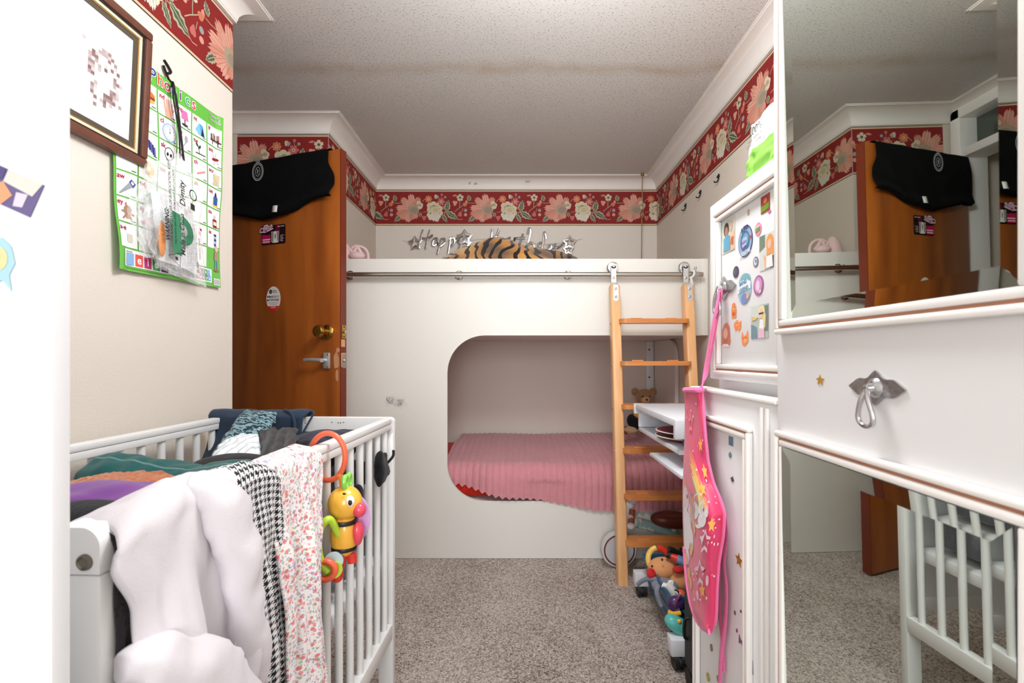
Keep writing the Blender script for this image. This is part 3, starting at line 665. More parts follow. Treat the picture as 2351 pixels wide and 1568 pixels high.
# cards stuck on the door
def dart(px, py): t, z = onD(px, py); return FA(D(t, .0004, z), DU)
fa = dart(628, 539); fa.sheet(rr(-.075, -.047, .075, .047, .008), (34, 12, 22)); fa.poly([(-.072, -.040), (-.020, -.042), (-.018, .000), (-.072, .004)], (196, 22, 88))
fa.rect(.012, .000, .040, .044, (110, 14, 52)); fa.up(); fa.rect(-.014, -.036, .036, .016, (176, 168, 158)); fa.up()
fa.poly([(.002, -.036), (.024, -.036), (.019, .016), (.004, .016)], (242, 240, 236)); fa.rect(-.004, -.040, .030, -.034, (236, 232, 226)); fa.up()
for x in (-.011, -.005, .027, .033): fa.rect(x-.001, -.03, x+.0012, .012, (120, 112, 104))
fa.ellipse(.012, -.008, .0026, .014, (20, 16, 16))
fa.rect(.044, -.008, .070, -.005, (214, 120, 150)); 
for k in range(5): fa.rect(.044, -.013-k*.0055, .058+(k*7 % 3)*.004, -.0105-k*.0055, (190, 178, 176))
fa.text('New Artist', .048, .035, .009, (245, 240, 240), bold=.01)
for k, wd in ((0, .05), (1, .047)): fa.rect(-.068, -.024-k*.011, -.068+wd, -.018-k*.011, (248, 200, 216))
fa.up(); fa.poly([(-.090, .012), (-.088, .040), (-.064, .043), (-.058, .054), (-.034, .056), (-.024, .046), (-.006, .056), (.000, .046), (.004, .026), (-.022, .018), (-.050, .010), (-.07, .012)], (44, 10, 26)); fa.up()
fa.poly([(-.087, .015), (-.085, .037), (-.062, .040), (-.056, .051), (-.036, .053), (-.026, .043), (-.008, .052), (-.003, .044), (.001, .028), (-.022, .021), (-.050, .013), (-.07, .015)], (236, 208, 220)); fa.up()
fa.text('M', -.071, .018, .026, (70, 16, 52), bold=.008, rot=.1); fa.ellipse(-.0465, .031, .0125, .0165, (196, 146, 172)); fa.ellipse(-.0465, .035, .007, .006, (232, 190, 210), 1); fa.rect(-.053, .019, -.040, .0245, (150, 84, 120), 1); fa.text('GPA', -.0185, .027, .023, (70, 16, 52), bold=.008, rot=.12)
fa.mb.build('door_card', M_gloss, label='black and magenta advertising card stuck high on the wooden door', cat='sticker')
fa = dart(628, 686); fa.sheet(elp(0, 0, .044, .060, 40), (242, 240, 238)); 
fa.poly([(.044*math.cos(a), .060*math.sin(a)) for a in (math.radians(216+108*k/16) for k in range(17))], (222, 38, 34)); fa.up()
fa.ellipse(-.017, .035, .0095, .0105, (34, 32, 34)); fa.text('PIERCE', -.004, .036, .008, (60, 58, 60), 'l', .02); fa.text('PALACE', -.004, .028, .008, (60, 58, 60), 'l', .02)
fa.stroke([(-.022, .036), (-.018, .032), (-.015, .038), (-.012, .033)], .002, (200, 196, 192), 1)
fa.text('MARCH', -.027, .005, .0150, (34, 30, 34), 'l', .012, sx=.92); fa.text('FORWARD', -.027, -.010, .0150, (34, 30, 34), 'l', .012, sx=.86); fa.rect(.016, -.0112, .034, -.0095, (176, 40, 70))
for x in (.025, .032): fa.stroke([(x, .016), (x+.005, .0105), (x, .005)], .0018, (34, 30, 34))
fa.ellipse(-.034, .011, .0045, .005, (40, 36, 38)); fa.rect(-.039, -.010, -.030, -.002, (40, 36, 38))
fa.text('Get fit at the club this fall', 0, -.022, .0058, (50, 48, 50)); fa.text('www.marchforward', 0, -.030, .005, (70, 66, 66))
fa.rect(-.018, -.0405, .018, -.0385, (250, 220, 215), 1); fa.rect(-.014, -.0455, .014, -.0438, (250, 220, 215), 1)
fa.mb.build('door_sticker', M_gloss, label='oval white sticker with a red base above the door knob', cat='sticker')
# ------------------------------------------------------------------ black shirt hung over the door
M_shirt = fabric('black cotton jersey', (11, 11, 12), .6, 350, .2, 40, .0, 1)
bot = [(0, 495), (30, 500), (70, 507), (100, 503), (130, 494), (152, 483), (172, 470), (192, 461), (206, 457), (214, 455), (224, 453)]   # hem: px right of x=535 -> photo row
tl = [onD(538, 400)[0], onD(757, 343)[0]]
HEM = [onD(535+a, b) for a, b in bot]
def hem_z(t):
    if t <= HEM[0][0]: return HEM[0][1]
    for (a, b), (c, d) in zip(HEM, HEM[1:]):
        if t <= c: return lerp(b, d, (t-a)/(c-a))
    return HEM[-1][1]
def shirt(u, v):
    # v 0..0.25 back flap, 0.25..0.32 over the top, the rest the front flap
    t0, t1 = -.742, tl[1]
    bulge = .040*sst(.45, .75, v)*(1-sst(.8, 1, v)*.55)
    t = lerp(t0, t1+bulge*1.1, u)
    n_ = ns((t*7, v*3, 3)); f = .5+.5*math.sin(t*26+v*4+2*n_)
    if v < .25:
        s = 1-v/.25; return D(t, -.046-.004*f, DH-.002-s*.22)
    if v < .32:
        a = (v-.25)/.07*PI; return D(t, -.0195-.0275*math.cos(a), DH+.001+.011*math.sin(a)+.003*f)
    s = (v-.32)/.68; z = lerp(DH, hem_z(t), s)
    return D(t, .009+.011*f*s+.014*math.sin(PI*s)*(.5+.5*n_)+.016*sst(.75, 1, s)*(1-sst(.95, 1, s)), z)
sh = grid(MB(), shirt, 110, 90).build('black_shirt', M_shirt, label='black crested shirt hung over the top of the wooden door', cat='shirt', angle=0, solid=.0025)
mp_s = lambda u, v, h: D(u, .033+h, v)
def shpt(px, py): return onD(px, py)
a, b = shpt(605, 400); fa = FA(mp=mp_s, step=.0004); W_ = (206, 214, 220)
fa.stroke(elp(a, b, .034, .043, 40), .0032, W_, closed=True); fa.stroke(elp(a, b, .026, .034, 36), .0018, W_, closed=True)
fa.stroke(elp(a, b, .014, .022, 24), .0024, W_, closed=True); fa.stroke([(a-.006, b+.014), (a+.004, b+.004), (a-.004, b-.004), (a+.005, b-.014)], .003, W_); fa.ellipse(a-.001, b+.001, .003, .005, W_)
for k in range(26):
    q = 2*PI*k/26; fa.rect(a+.030*math.cos(q)-.0011, b+.0385*math.sin(q)-.0016, a+.030*math.cos(q)+.0011, b+.0385*math.sin(q)+.0016, W_)
fa.text('FAITH', a, b+.046, .010, W_)
W[sh] = Matrix.Translation(sh.location); fa.mb.build('crest_print', M_wallp, sh)
a, b = shpt(643, 487)
mb = MB(); vs = [D(a+u*.016+(v*.006), .034+.010*v-.004*u*u, b+.022-.035*v) for v in (0, .5, 1) for u in (-1, 0, 1)]
mb.add(vs, [[j*3+i, j*3+i+1, j*3+i+4, j*3+i+3] for j in range(2) for i in range(2)]); mb.build('care_label', fabric('white woven label', (226, 226, 222), .2), sh, solid=.0008, label='white care label')

# ------------------------------------------------------------------ left wall: poster, picture, plastic bag
GRN = (104, 188, 72); PW = .412; PH = .572; PO = Vector((XL+.002, 1.165, 1.28))
def pmap(u, v, h):
    sag = -.016*(1-u/PW)*sst(.0, .5, v/PH)-.012*(1-u/PW)*(1-v/PH)
    curl = .004+.006*ns((u*8, v*7, 3))+.010*sst(.93, 1, u/PW)*sst(.3, .8, v/PH)+.012*sst(.9, 1, 1-u/PW)*sst(.4, 0, v/PH)
    vv = v+sag+.003*math.sin(u*26)*(1-abs(2*v/PH-1)); uu = u-.008*sst(.75, 1, 1-u/PW)*math.sin(v/PH*PI)*.6
    return PO+Vector((max(.0015, .004+curl)+h, uu, vv))
fa = FA(mp=pmap, step=.0003)
def fgrid(x0, y0, x1, y1, c, n=10, m=10):
    vs = [fa.mp(lerp(x0, x1, i/n), lerp(y0, y1, j/m), fa.h) for j in range(m+1) for i in range(n+1)]
    fa.mb.add(vs, [[j*(n+1)+i, j*(n+1)+i+1, (j+1)*(n+1)+i+1, (j+1)*(n+1)+i] for j in range(m) for i in range(n)], lin(c))
fgrid(0, 0, PW, PH, GRN, 72, 48); fa.up(4)
cw = PW/6; ch = .0672; top = .528
for c_ in range(6):
    for r_ in range(7):
        if r_ == 6 and c_ > 4: continue
        fgrid(c_*cw+.0025+(.004 if c_ == 0 else 0), top-(r_+1)*ch+.0022, (c_+1)*cw-.0025-(.004 if c_ == 5 else 0), top-r_*ch-.0022, (247, 248, 248), 12, 6)
fgrid(.02, .012, PW-.045, .055, (247, 248, 248), 60, 4); fa.up(3)
CR_ = (176, 36, 60)
cell = lambda c_, r_: (c_*cw, top-(r_+1)*ch)
for (c_, r_, s) in ((2, 0, 'nd'), (3, 0, 'mp'), (4, 0, 'nt'), (5, 0, 'lf'), (1, 0, 'rg'), (1, 1, 'pl'), (2, 1, 'cl'), (3, 1, 'sp'), (4, 1, 'tw'), (5, 1, 'sm'), (1, 2, 'sc'), (2, 2, 'sk'), (3, 2, 'sw'), (4, 2, 'ch'), (5, 2, 'scr'), (1, 3, 'ur'), (5, 3, 'ue'), (0, 4, 'aw'), (1, 4, 'wh'), (5, 4, 'au'), (0, 5, 'ey'), (1, 5, 'ay'), (5, 5, 'ie'), (0, 6, 'a-e'), (2, 3, 'oo'), (4, 3, 'sh')):
    x, y = cell(c_, r_); fa.text(s, x+.007, y+ch-.020, .019, CR_, 'l', .02)
for c_ in range(6):
    for r_ in range(6): x, y = cell(c_, r_); fa.rect(x+cw-.020, y+.006, x+cw-.006, y+.0085, (90, 90, 92))
def icon(c_, r_): x, y = cell(c_, r_); return x+cw*.56, y+ch*.42
x, y = icon(1, 0); fa.ellipse(x, y+.006, .022, .012, (226, 120, 50)); fa.rect(x-.021, y-.004, x+.021, y+.003, (150, 60, 40), 1); fa.ellipse(x, y-.008, .021, .007, (236, 180, 96))
x, y = icon(2, 0); sk = (244, 172, 150); fa.poly([(x-.012, y-.026), (x+.010, y-.026), (x+.013, y), (x-.014, y)], sk)
for k in range(4): fa.stroke([(x-.011+k*.0075, y-.004), (x-.015+k*.010, y+(.020, .026, .027, .020)[k])], .0058, sk)
fa.stroke([(x+.010, y-.012), (x+.021, y+.006)], .006, sk)
x, y = icon(3, 0); fa.poly([(x-.016, y), (x+.016, y), (x+.010, y+.026), (x-.010, y+.026)], (240, 120, 180)); fa.rect(x-.002, y-.014, x+.002, y, (90, 60, 60)); fa.ellipse(x, y-.016, .014, .004, (60, 44, 50))
x, y = icon(4, 0); fa.poly([(x-.022, y-.006), (x-.006, y+.018), (x+.010, y+.016), (x+.020, y-.018), (x-.004, y-.018)], (92, 170, 222)); fa.poly([(x+.008, y+.010), (x+.016, y-.018), (x+.002, y-.018)], (22, 44, 80), 1); fa.poly([(x-.022, y-.006), (x-.006, y+.018), (x+.002, y-.018), (x-.006, y-.018)], (130, 196, 236), .5)
x, y = icon(5, 0); fa.rect(x-.022, y-.010, x+.022, y-.006, (70, 40, 36)); fa.rect(x-.014, y-.022, x-.011, y, (70, 40, 36)); fa.rect(x+.010, y-.022, x+.013, y, (70, 40, 36))
for k in range(9): fa.rect(x-.020+k*.0046, y-.006, x-.017+k*.0046, y+.012+(k*5 % 4)*.0015, [(40, 40, 44), (150, 60, 50), (224, 220, 214)][k % 3])
x, y = icon(1, 1); fa.poly([(x-.02, y+.004), (x+.022, y+.012), (x+.006, y-.004)], (206, 214, 226)); fa.ellipse(x-.002, y, .014, .004, (150, 166, 190), rot=.3)
x, y = icon(2, 1); fa.ellipse(x, y, .026, .026, (168, 190, 222)); fa.ellipse(x, y, .021, .021, (248, 250, 252), 1); fa.ellipse(x, y, .002, .002, (50, 60, 90), 2); fa.stroke([(x, y), (x, y+.014)], .0014, (80, 90, 120), 2)
for k in range(12): fa.ellipse(x+.017*math.cos(k*PI/6), y+.017*math.sin(k*PI/6), .0013, .0013, (80, 90, 120), 2, 6)
x, y = icon(3, 1); fa.ellipse(x+.004, y+.010, .007, .011, (170, 172, 176)); fa.stroke([(x+.002, y), (x-.010, y-.014)], .003, (170, 172, 176))
x, y = icon(4, 1); fa.stroke([(x-.022, y-.012), (x+.022, y-.010)], .003, (50, 50, 44)); fa.stroke([(x-.004, y-.010), (x-.012, y+.012)], .002, (60, 70, 50)); fa.ellipse(x-.016, y+.014, .007, .0035, (50, 74, 54), rot=-.8); fa.ellipse(x-.004, y+.010, .007, .004, (50, 74, 54), rot=1)
x, y = icon(5, 1); r3 = (140, 40, 36)
for k in (-1, 0, 1): fa.ellipse(x+k*.008, y+k*.002, .006, .0045, r3)
for k in range(6): q = k*PI/3+.3; fa.stroke([(x, y), (x+.020*math.cos(q), y+.020*math.sin(q))], .0011, (110, 50, 44), -.5)
x, y = icon(1, 2); 
for k in range(6): fa.stroke([(x-.016+k*.006, y+.018-(k*k)*.0006), (x-.013+k*.006, y-.002-k*.004)], .0056, [(52, 50, 110), (90, 96, 160)][k % 2])
x, y = icon(2, 2); fa.stroke(elp(x, y+.008, .017, .017, 20), .0022, (70, 70, 72), closed=True); fa.ellipse(x-.006, y+.006, .004, .005, (30, 30, 32)); fa.ellipse(x+.007, y+.006, .004, .005, (30, 30, 32)); fa.stroke([(x-.009, y-.008), (x-.007, y-.020), (x+.008, y-.020), (x+.010, y-.008)], .002, (70, 70, 72))
x, y = icon(4, 2); fa.stroke([(x-.018, y-.01), (x+.018, y+.006)], .006, (216, 150, 150))
x, y = icon(5, 2); fa.poly([(x-.012, y+.018), (x+.018, y+.018), (x+.014, y-.016), (x-.018, y-.018), (x-.010, y-.008)], (214, 204, 170))
for k in range(6): fa.rect(x-.010, y+.012-k*.005, x+.012, y+.0128-k*.005, (150, 138, 104), 1)
x, y = icon(1, 3); fa.ellipse(x, y+.004, .016, .020, (238, 196, 72)); fa.ellipse(x-.004, y+.006, .007, .006, (248, 246, 240), 1); fa.ellipse(x-.006, y-.008, .008, .004, (190, 130, 40), 1)
x, y = icon(5, 3); fa.poly(rr(x-.010, y-.022, x+.012, y+.010, .003), (228, 206, 90)); fa.poly(rr(x-.008, y-.016, x+.010, y+.012, .003), (46, 96, 168), 1); fa.poly([(x-.005, y+.012), (x+.007, y+.012), (x+.003, y+.026), (x-.001, y+.026)], (40, 52, 110), 1)
x, y = icon(0, 4); fa.poly([(x-.026, y-.020), (x-.022, y-.022), (x+.014, y+.004), (x+.004, y+.014)], (150, 156, 164)); fa.poly([(x+.002, y+.014), (x+.016, y+.002), (x+.024, y+.014), (x+.010, y+.024)], (60, 76, 150)); fa.poly([(x+.008, y+.014), (x+.014, y+.008), (x+.018, y+.014), (x+.011, y+.019)], (245, 245, 245), 1)
x, y = icon(1, 4); fa.poly([(x-.016, y-.004), (x+.010, y+.016), (x+.016, y-.016)], (84, 176, 92))
x, y = icon(5, 4); fa.poly(rr(x-.010, y-.024, x+.010, y+.004, .003), (150, 34, 40)); fa.rect(x-.004, y+.004, x+.004, y+.018, (206, 196, 190)); fa.rect(x-.004, y+.016, x+.004, y+.022, (244, 240, 236), 1); fa.rect(x-.008, y-.016, x+.008, y-.004, (236, 226, 210), 1)
x, y = icon(0, 5); br = (176, 132, 104); fa.ellipse(x, y+.008, .012, .011, br); fa.ellipse(x, y-.006, .009, .011, (196, 156, 130)); 
for a, b in ((-.016, -.018), (.014, -.020), (-.020, .002), (.020, -.004), (-.006, .026)): fa.stroke([(x, y), (x+a, y+b)], .005, br)
x, y = icon(1, 5); fa.stroke([(x-.024, y-.016), (x+.016, y+.010)], .011, (190, 60, 90)); fa.stroke([(x+.012, y+.008), (x+.024, y+.016)], .009, (120, 80, 70), 1)
x, y = icon(5, 5)
for k in range(6): fa.poly([(x-.006+k*.0008, y+.022-k*.008), (x+.006-k*.0002, y+.022-k*.008), (x+.007, y+.015-k*.008), (x-.006, y+.015-k*.008)], [(44, 52, 120), (180, 190, 224)][k % 2])
x, y = icon(0, 6); fa.poly(rr(x-.006, y-.012, x+.012, y+.010, .004), (222, 214, 200))
pc_ = [(52, 64, 150), (222, 84, 60), (214, 40, 80), (80, 110, 190), (88, 40, 100), (60, 160, 110), (216, 50, 84)]
for k, chh in enumerate('Phonics'):
    x = .120+k*.0265; x += (.002 if k > 4 else 0)
    fa.text(chh, x, (.539), .046, (250, 250, 250), 'c', .055, dh=0); fa.text(chh, x, (.539), .046, pc_[k], 'c', .012, dh=1)
fa.text('Phase 4,', PW-.034, .556, .013, (250, 250, 250), 'c', .05); fa.text('5 sounds', PW-.034, .543, .013, (250, 250, 250), 'c', .05); fa.text('Phase 4,', PW-.034, .556, .013, (110, 50, 60), 'c', .0, dh=1); fa.text('5 sounds', PW-.034, .543, .013, (110, 50, 60), 'c', .0, dh=1)
vc = [(136, 178, 226), (226, 92, 80), (200, 40, 120), (70, 160, 84), (84, 30, 110)]
fa.text('vowels', .026, .0475, .008, (60, 60, 64), 'l')
for k, chh in enumerate('aeiou'): x = .040+k*.031; fa.rect(x-.013, .015, x+.013, .046, vc[k]); fa.text(chh, x, .022, .030, (250, 250, 250), 'c', .02, dh=1)
for j, row in enumerate(('bcdfghjkl', 'mnpqrstvwxyz')):
    for k, chh in enumerate(row): x = .196+k*.0145+(.040 if j == 0 else 0); y = .034-j*.018; fa.rect(x-.006, y, x+.006, y+.017, [(196, 70, 80), (60, 150, 90), (150, 40, 80), (60, 50, 90), (110, 170, 224)][(k*3+j) % 5]); fa.text(chh, x, y+.004, .015, (250, 250, 250), 'c', .02, dh=1)
fa.rect(PW-.036, .006, PW-.006, .028, (248, 248, 248))
for k in range(9): fa.rect(PW-.034+k*.003, .008, PW-.0325+k*.003, .026, (140, 140, 146), 1)
x, y = PW-.022, .105; fa.ellipse(x, y+.022, .008, .010, (236, 190, 160)); fa.poly([(x-.009, y+.012), (x+.009, y+.012), (x+.010, y-.016), (x-.010, y-.016)], (176, 140, 130)); fa.stroke([(x-.004, y-.016), (x-.005, y-.046)], .006, (120, 150, 190)); fa.stroke([(x+.004, y-.016), (x+.006, y-.046)], .006, (120, 150, 190)); fa.ellipse(x, y-.050, .014, .004, (150, 110, 80))
for k in range(24): fa.rect(.030+k*.006, .0065, .034+k*.006, .0082, (60, 120, 50))
fa.mb.build('phonics_poster', M_gloss, label='green bordered phonics letter poster curling off the cream wall', cat='poster', angle=0)

# picture frame, hung leaning out a little at the top
TP = Matrix.Translation(Vector((XL+.004, 0, 1.553))) @ Matrix.Rotation(math.radians(2.6), 4, 'Y')
fr = thing('picture_frame', 'mahogany picture frame with a faint brown blocky drawing', 'picture', (XL+.004, 1.05, 1.553))
y0, y1, hz = .86, 1.252, .358
def rimm(a, b, x0, x1, name, m, bev=.002):
    mb = MB()
    for q in ((y0+a, a, y1-a, b), (y0+a, hz-b, y1-a, hz-a), (y0+a, b, y0+b, hz-b), (y1-b, b, y1-a, hz-b)): box(mb, x0, q[0], q[1], x1, q[2], q[3], bev, T=TP)
    return mb.build(name, m, fr)
rimm(0, .022, 0, .020, 'frame_rail', M_frame, .005); rimm(.0222, .026, .002, .015, 'black_line', mat('black frame line', (34, 28, 26), .4), 0)
rimm(.0262, .034, .002, .0125, 'cream_slip', mat('cream slip', (226, 212, 186), .4), .001); rimm(.0342, .0375, .002, .0105, 'gold_line', mat('gilt line', (190, 152, 84), .3, .7), 0); rimm(.0377, .050, .002, .009, 'inner_slip', mat('dark slip', (84, 74, 62), .45), 0)
box(MB(), .0005, y0+.01, .01, .0018, y1-.01, hz-.01, T=TP).build('backing', mat('brown card', (120, 100, 80), .8), fr)
fa = FA(mp=lambda u, v, h: TP @ Vector((.0075+h, u, v)), step=.0002)
fa.rect(y0+.045, .045, y1-.045, hz-.045, (212, 215, 218)); fa.up(); random.seed(11); s = .0085
for i in range(14):
    for j in range(18):
        u = y1-.068-i*s; v = .088+j*s; r_ = math.hypot((i-6.5)/5.2, (j-9)/7.5)
        if random.random() < (.62 if .62 < r_ < 1.06 else .17 if r_ < .62 else .03):
            k = random.random(); fa.rect(u-s, v, u, v+s, tuple(int(lerp(a, b, k)) for a, b in zip((128, 96, 92), (212, 204, 206))))
fa.mb.build('drawing', M_print, fr)

# black cord hook with the clear plastic bag hanging in front of the poster
q = PX(386, 150, XL+.01)
mb = MB(); hy, hz_ = q.y, q.z
tube(mb, smooth_path([(XL+.003, hy-.006, hz_+.012), (XL+.006, hy+.016, hz_-.008), (XL+.008, hy-.004, hz_-.024), (XL+.006, hy-.012, hz_-.008), (XL+.008, hy+.004, hz_-.036), (XL+.012, hy+.018, hz_-.044), (XL+.020, hy+.002, hz_-.058), (XL+.026, hy-.004, hz_-.048)], 6), .0034, 8)
mb.build('wall_hook', mat('black wire', (28, 24, 22)), label='black twisted wire hook in the cream wall above the phonics poster', cat='hook')
bag = thing('plastic_bag', 'clear crinkled plastic bag hanging on black cord in front of the phonics poster', 'bag', (XL+.04, hy, 1.3))
mb = MB()
for dy, e_ in ((-.006, -.004), (.004, .008), (.008, .012)):
    tube(mb, smooth_path([(XL+.024, hy+.002, hz_-.050), (XL+.030, hy+dy, hz_-.10), (XL+.034, hy+.012+dy*.6, hz_-.18), (XL+.036, hy+.016+e_, hz_-.262)], 6), .0022, 7)
mb.build('cord', mat('black cord', (16, 15, 16), .7), bag)
def _plastic(nt, N, L, b, tc, mx):
    b.inputs['Base Color'].default_value = (.95, .96, .97, 1)
    for l in list(b.inputs['Base Color'].links): nt.links.remove(l)
    tr = nd(N, 'ShaderNodeBsdfTransparent'); ms = nd(N, 'ShaderNodeMixShader')
    lw = nd(N, 'ShaderNodeLayerWeight'); lw.inputs['Blend'].default_value = .35
    n = nd(N, 'ShaderNodeTexNoise'); n.inputs['Scale'].default_value = 28; n.inputs['Detail'].default_value = 4; L.new(tc.outputs['Object'], n.inputs['Vector'])
    f = mth(N, L, 'ADD', mth(N, L, 'MULTIPLY', lw.outputs['Facing'], .45), mth(N, L, 'MULTIPLY', mth(N, L, 'POWER', n.outputs['Fac'], 5), 1.6))
    f = mth(N, L, 'MINIMUM', mth(N, L, 'ADD', f, .10), .8)
    L.new(f, ms.inputs[0]); L.new(tr.outputs[0], ms.inputs[1]); L.new(b.outputs[0], ms.inputs[2])
    L.new(ms.outputs[0], N['Material Output'].inputs['Surface'])
M_plastic = mat('clear polythene', (235, 238, 240), .12, bump=1, bscale=45, build=_plastic)
by, bt_, bb = hy-.020, hz_-.262, hz_-.262-.335
def pouch(side):
    def f(u, v):
        w_ = lerp(.012, .106, sst(0, .22, v))*(1+.05*math.sin(v*11)); y = by+(u-.5)*2*w_+.036*v*v+.022*(1-sst(0, .3, v))+.008*math.sin(v*7)
        ed = (1-(2*u-1)**2)**.5*sst(0, .18, v)*(1-.55*sst(.7, 1, v))
        c_ = .004*ns((u*6, v*8, side*5))+.003*abs(ns((u*14, v*17, side*3)))
        z = bt_-v*(bt_-bb)-.030*(u-.2)*v+.012*math.sin(PI*u)*(1-sst(0, .3, v))
        return Vector((XL+.036+side*(.018*ed)+c_+(.004 if side > 0 else 0), y, z))
    return f
mb = MB(); grid(mb, pouch(1), 40, 60); grid(mb, pouch(-1), 40, 60)
mb.build('film', M_plastic, bag, angle=0)
# crumpled wing of film at the near side and white sheet inside
def wing(u, v): return Vector((XL+.030+.012*ns((u*7, v*9, 4))+.008*abs(ns((u*19, v*21, 2))), by-.060-u*.085*math.sin(PI*(.10+.80*v)), bt_-.09-v*.215-.01*u))
grid(MB(), wing, 24, 36).build('film_fold', M_plastic, bag, angle=0)
def inner(u, v): return Vector((XL+.034+.012*math.sin(PI*u)+.002*ns((u*5, v*5, 8)), by-.076+.165*u+.030*v, bt_-.125-v*.185-.018*u))
ins = grid(MB(), inner, 12, 12).build('sheet', mat('white film insert', (226, 229, 231), .3), bag, angle=0, label='white printed insert')
mp_b = lambda u, v, h: Vector((XL+.0655+h+.003*math.sin(PI*(u+.5)), by-.006+u*1.25+(-v)*.06, (bt_+bb)/2-.02+v-u*.14))
fa = FA(mp=mp_b, step=.0003); K = (38, 40, 42)
up = PI/2
fa.poly(rr(-.030, -.105, -.004, .010, .003), (52, 128, 92)); fa.poly([(.002+.034*math.cos(t), -.030+.040*math.sin(t)) for t in (math.radians(a) for a in range(-80, 100, 10))]+[(.002+.014*math.cos(t), -.030+.016*math.sin(t)) for t in (math.radians(a) for a in range(90, -90, -10))], (52, 128, 92)); fa.up()
fa.text('WARNING:', -.040, -.078, .017, K, 'l', .03, up); fa.text('TO AVOID DANGER OF SUFFOCATION, KEEP', -.030, -.075, .0105, K, 'l', .015, up); fa.text('THIS PLASTIC BAG AWAY FROM BABIES AND CHILDREN', -.019, -.080, .008, K, 'l', .01, up)
fa.text('Made in China', .006, -.100, .020, K, 'l', .015, up); fa.text('Dignity', .012, .040, .024, K, 'l', .02, up)
for k in range(6): fa.text('do not use this bag in cribs beds or playpens it is not a toy', .016+k*.006, -.125+k*.002, .0052, (70, 72, 74), 'l', 0, up)
fa.text('EU REP', .050, -.132, .010, K, 'l', .02, up); fa.text('MANUFACTURER', .058, -.09, .008, K, 'l', .0, up)
fa.stroke([(-.046, -.118), (-.010, -.098), (-.012, -.136)], .003, K, closed=True); fa.rect(-.026, -.122, -.018, -.113, K)
fa.stroke(elp(.040, .088, .011, .014, 16), .003, K, closed=True); fa.rect(.030, .044, .044, .062, K); fa.ellipse(.062, .0, .004, .004, (150, 60, 70)); fa.text('05', .062, -.012, .012, (170, 70, 80), 'c', .01, up)
fa.mb.build('bag_print', M_print, bag)
ell(MB(), (XL+.052, by-.058, bt_-.255), (.004, .013, .050), 14, 10).build('orange_strip', mat('orange card', (214, 140, 84), .5), bag, label='orange strip inside the bag')
# ------------------------------------------------------------------ cot
PH_ = .0466; CO = Vector((-.426, .477, 0)); CW, CL, CT = .556, .973, .862
ex = Vector((math.cos(PH_), -math.sin(PH_), 0)); ey = Vector((math.sin(PH_), math.cos(PH_), 0))
CR = lambda x, y, z: CO+ex*x+ey*y+Vector((0, 0, z))
TC = Matrix(((ex.x, ey.x, 0, CO.x), (ex.y, ey.y, 0, CO.y), (0, 0, 1, 0), (0, 0, 0, 1)))
cot = thing('cot', 'small white slatted cot piled with clothes beside the cream wall', 'cot', tuple(CR(-CW/2, CL/2, 0)), -PH_)
def cbox(name, x0, y0, z0, x1, y1, z1, b=.004, m=M_crib, parent=cot): return box(MB(), x0, y0, z0, x1, y1, z1, b, T=TC).build(name, m, parent)
def cprism(pts, y0, y1, name, parent=cot): return prism(MB(), pts, lambda u, v, h: CR(u, h, v), y0, t0=y1).build(name, M_crib, parent)
for yn, yf, near in ((0, .026, 1), (CL-.026, CL, 0)):
    for s, xa, xb in ((1, -.045, 0), (-1, -CW, -CW+.045)):
        cbox('post', xa, yn, 0, xb, yf, .824 if near else .852, .004)
        if near:
            pts = [(xa, .8255), (xb, .8255)] + ([(xb-.020+.020*math.cos(math.radians(9*k)), .853+.020*math.sin(math.radians(9*k))) for k in range(11)] + [(xa, .873)] if s > 0 else [(xb, .873)] + [(xa+.020-.020*math.sin(math.radians(9*k)), .853+.020*math.cos(math.radians(9*k))) for k in range(11)])
            cp = prism(MB(), pts, lambda u, v, h: CR(u, yn+.027-h, v), .028, t0=0).build('post_cap', M_crib, cot)
            mb = MB(); xm = -.0155 if s > 0 else -CW+.0155
            lathe(mb, [(.0085, 0), (.0080, .002), (.006, .003), (.005, .0015), (.0005, .001)], CR(xm, -.001, .838), -ey, 20); mb.build('bolt', mat('dull bolt', (122, 116, 104), .4, .9), cp)
    if not near:
        pts = [(-.045, .820), (-.0005, .820), (-.0005, .848)] + [(-.014+.0135*math.cos(math.radians(9*k)), .8485+.0135*math.sin(math.radians(9*k))) for k in range(1, 11)] + [(-CW+.014-.0135*math.sin(math.radians(9*k)), .8485+.0135*math.cos(math.radians(9*k))) for k in range(10)] + [(-CW+.0005, .8485), (-CW+.0005, .820)]
        prism(MB(), pts, lambda u, v, h: CR(u, CL-.03+h*-1+.031, v), .032, t0=0).build('end_rail', M_crib, cot)
    else: cbox('end_rail', -CW+.046, .001, .832, -.046, .025, .868)
    cbox('end_panel', -CW+.044, yn+.008, .285, -.044, yf-.006, .835, 0)
    cbox('lower_end_rail', -CW+.044, yn+.003, .245, -.044, yf-.003, .286)
for xa, xb in ((-.028, 0), (-CW, -CW+.028)):
    cbox('side_rail', xa, .0265, .846, xb, CL-.0335, CT, .003); cbox('side_rail', xa+.0015, .0265, .828, xb-.0015, CL-.027, .8455, .0015)
    cbox('lower_side_rail', xa, .0265, .190, xb, CL-.0265, .237)
    for k in range(15):
        y = .0334+.0626*k
        if y < .045: continue
        tube(MB(), [CR((xa+xb)/2, y, .236), CR((xa+xb)/2, y, .829)], .0093, 14, caps=False).build('bar', M_crib, cot)
cbox('mattress_base', -CW+.034, .03, .412, -.034, CL-.03, .446)
fa = FA(mp=lambda u, v, h: CR(u, CL-.0312-h, v), step=.0003); random.seed(8)
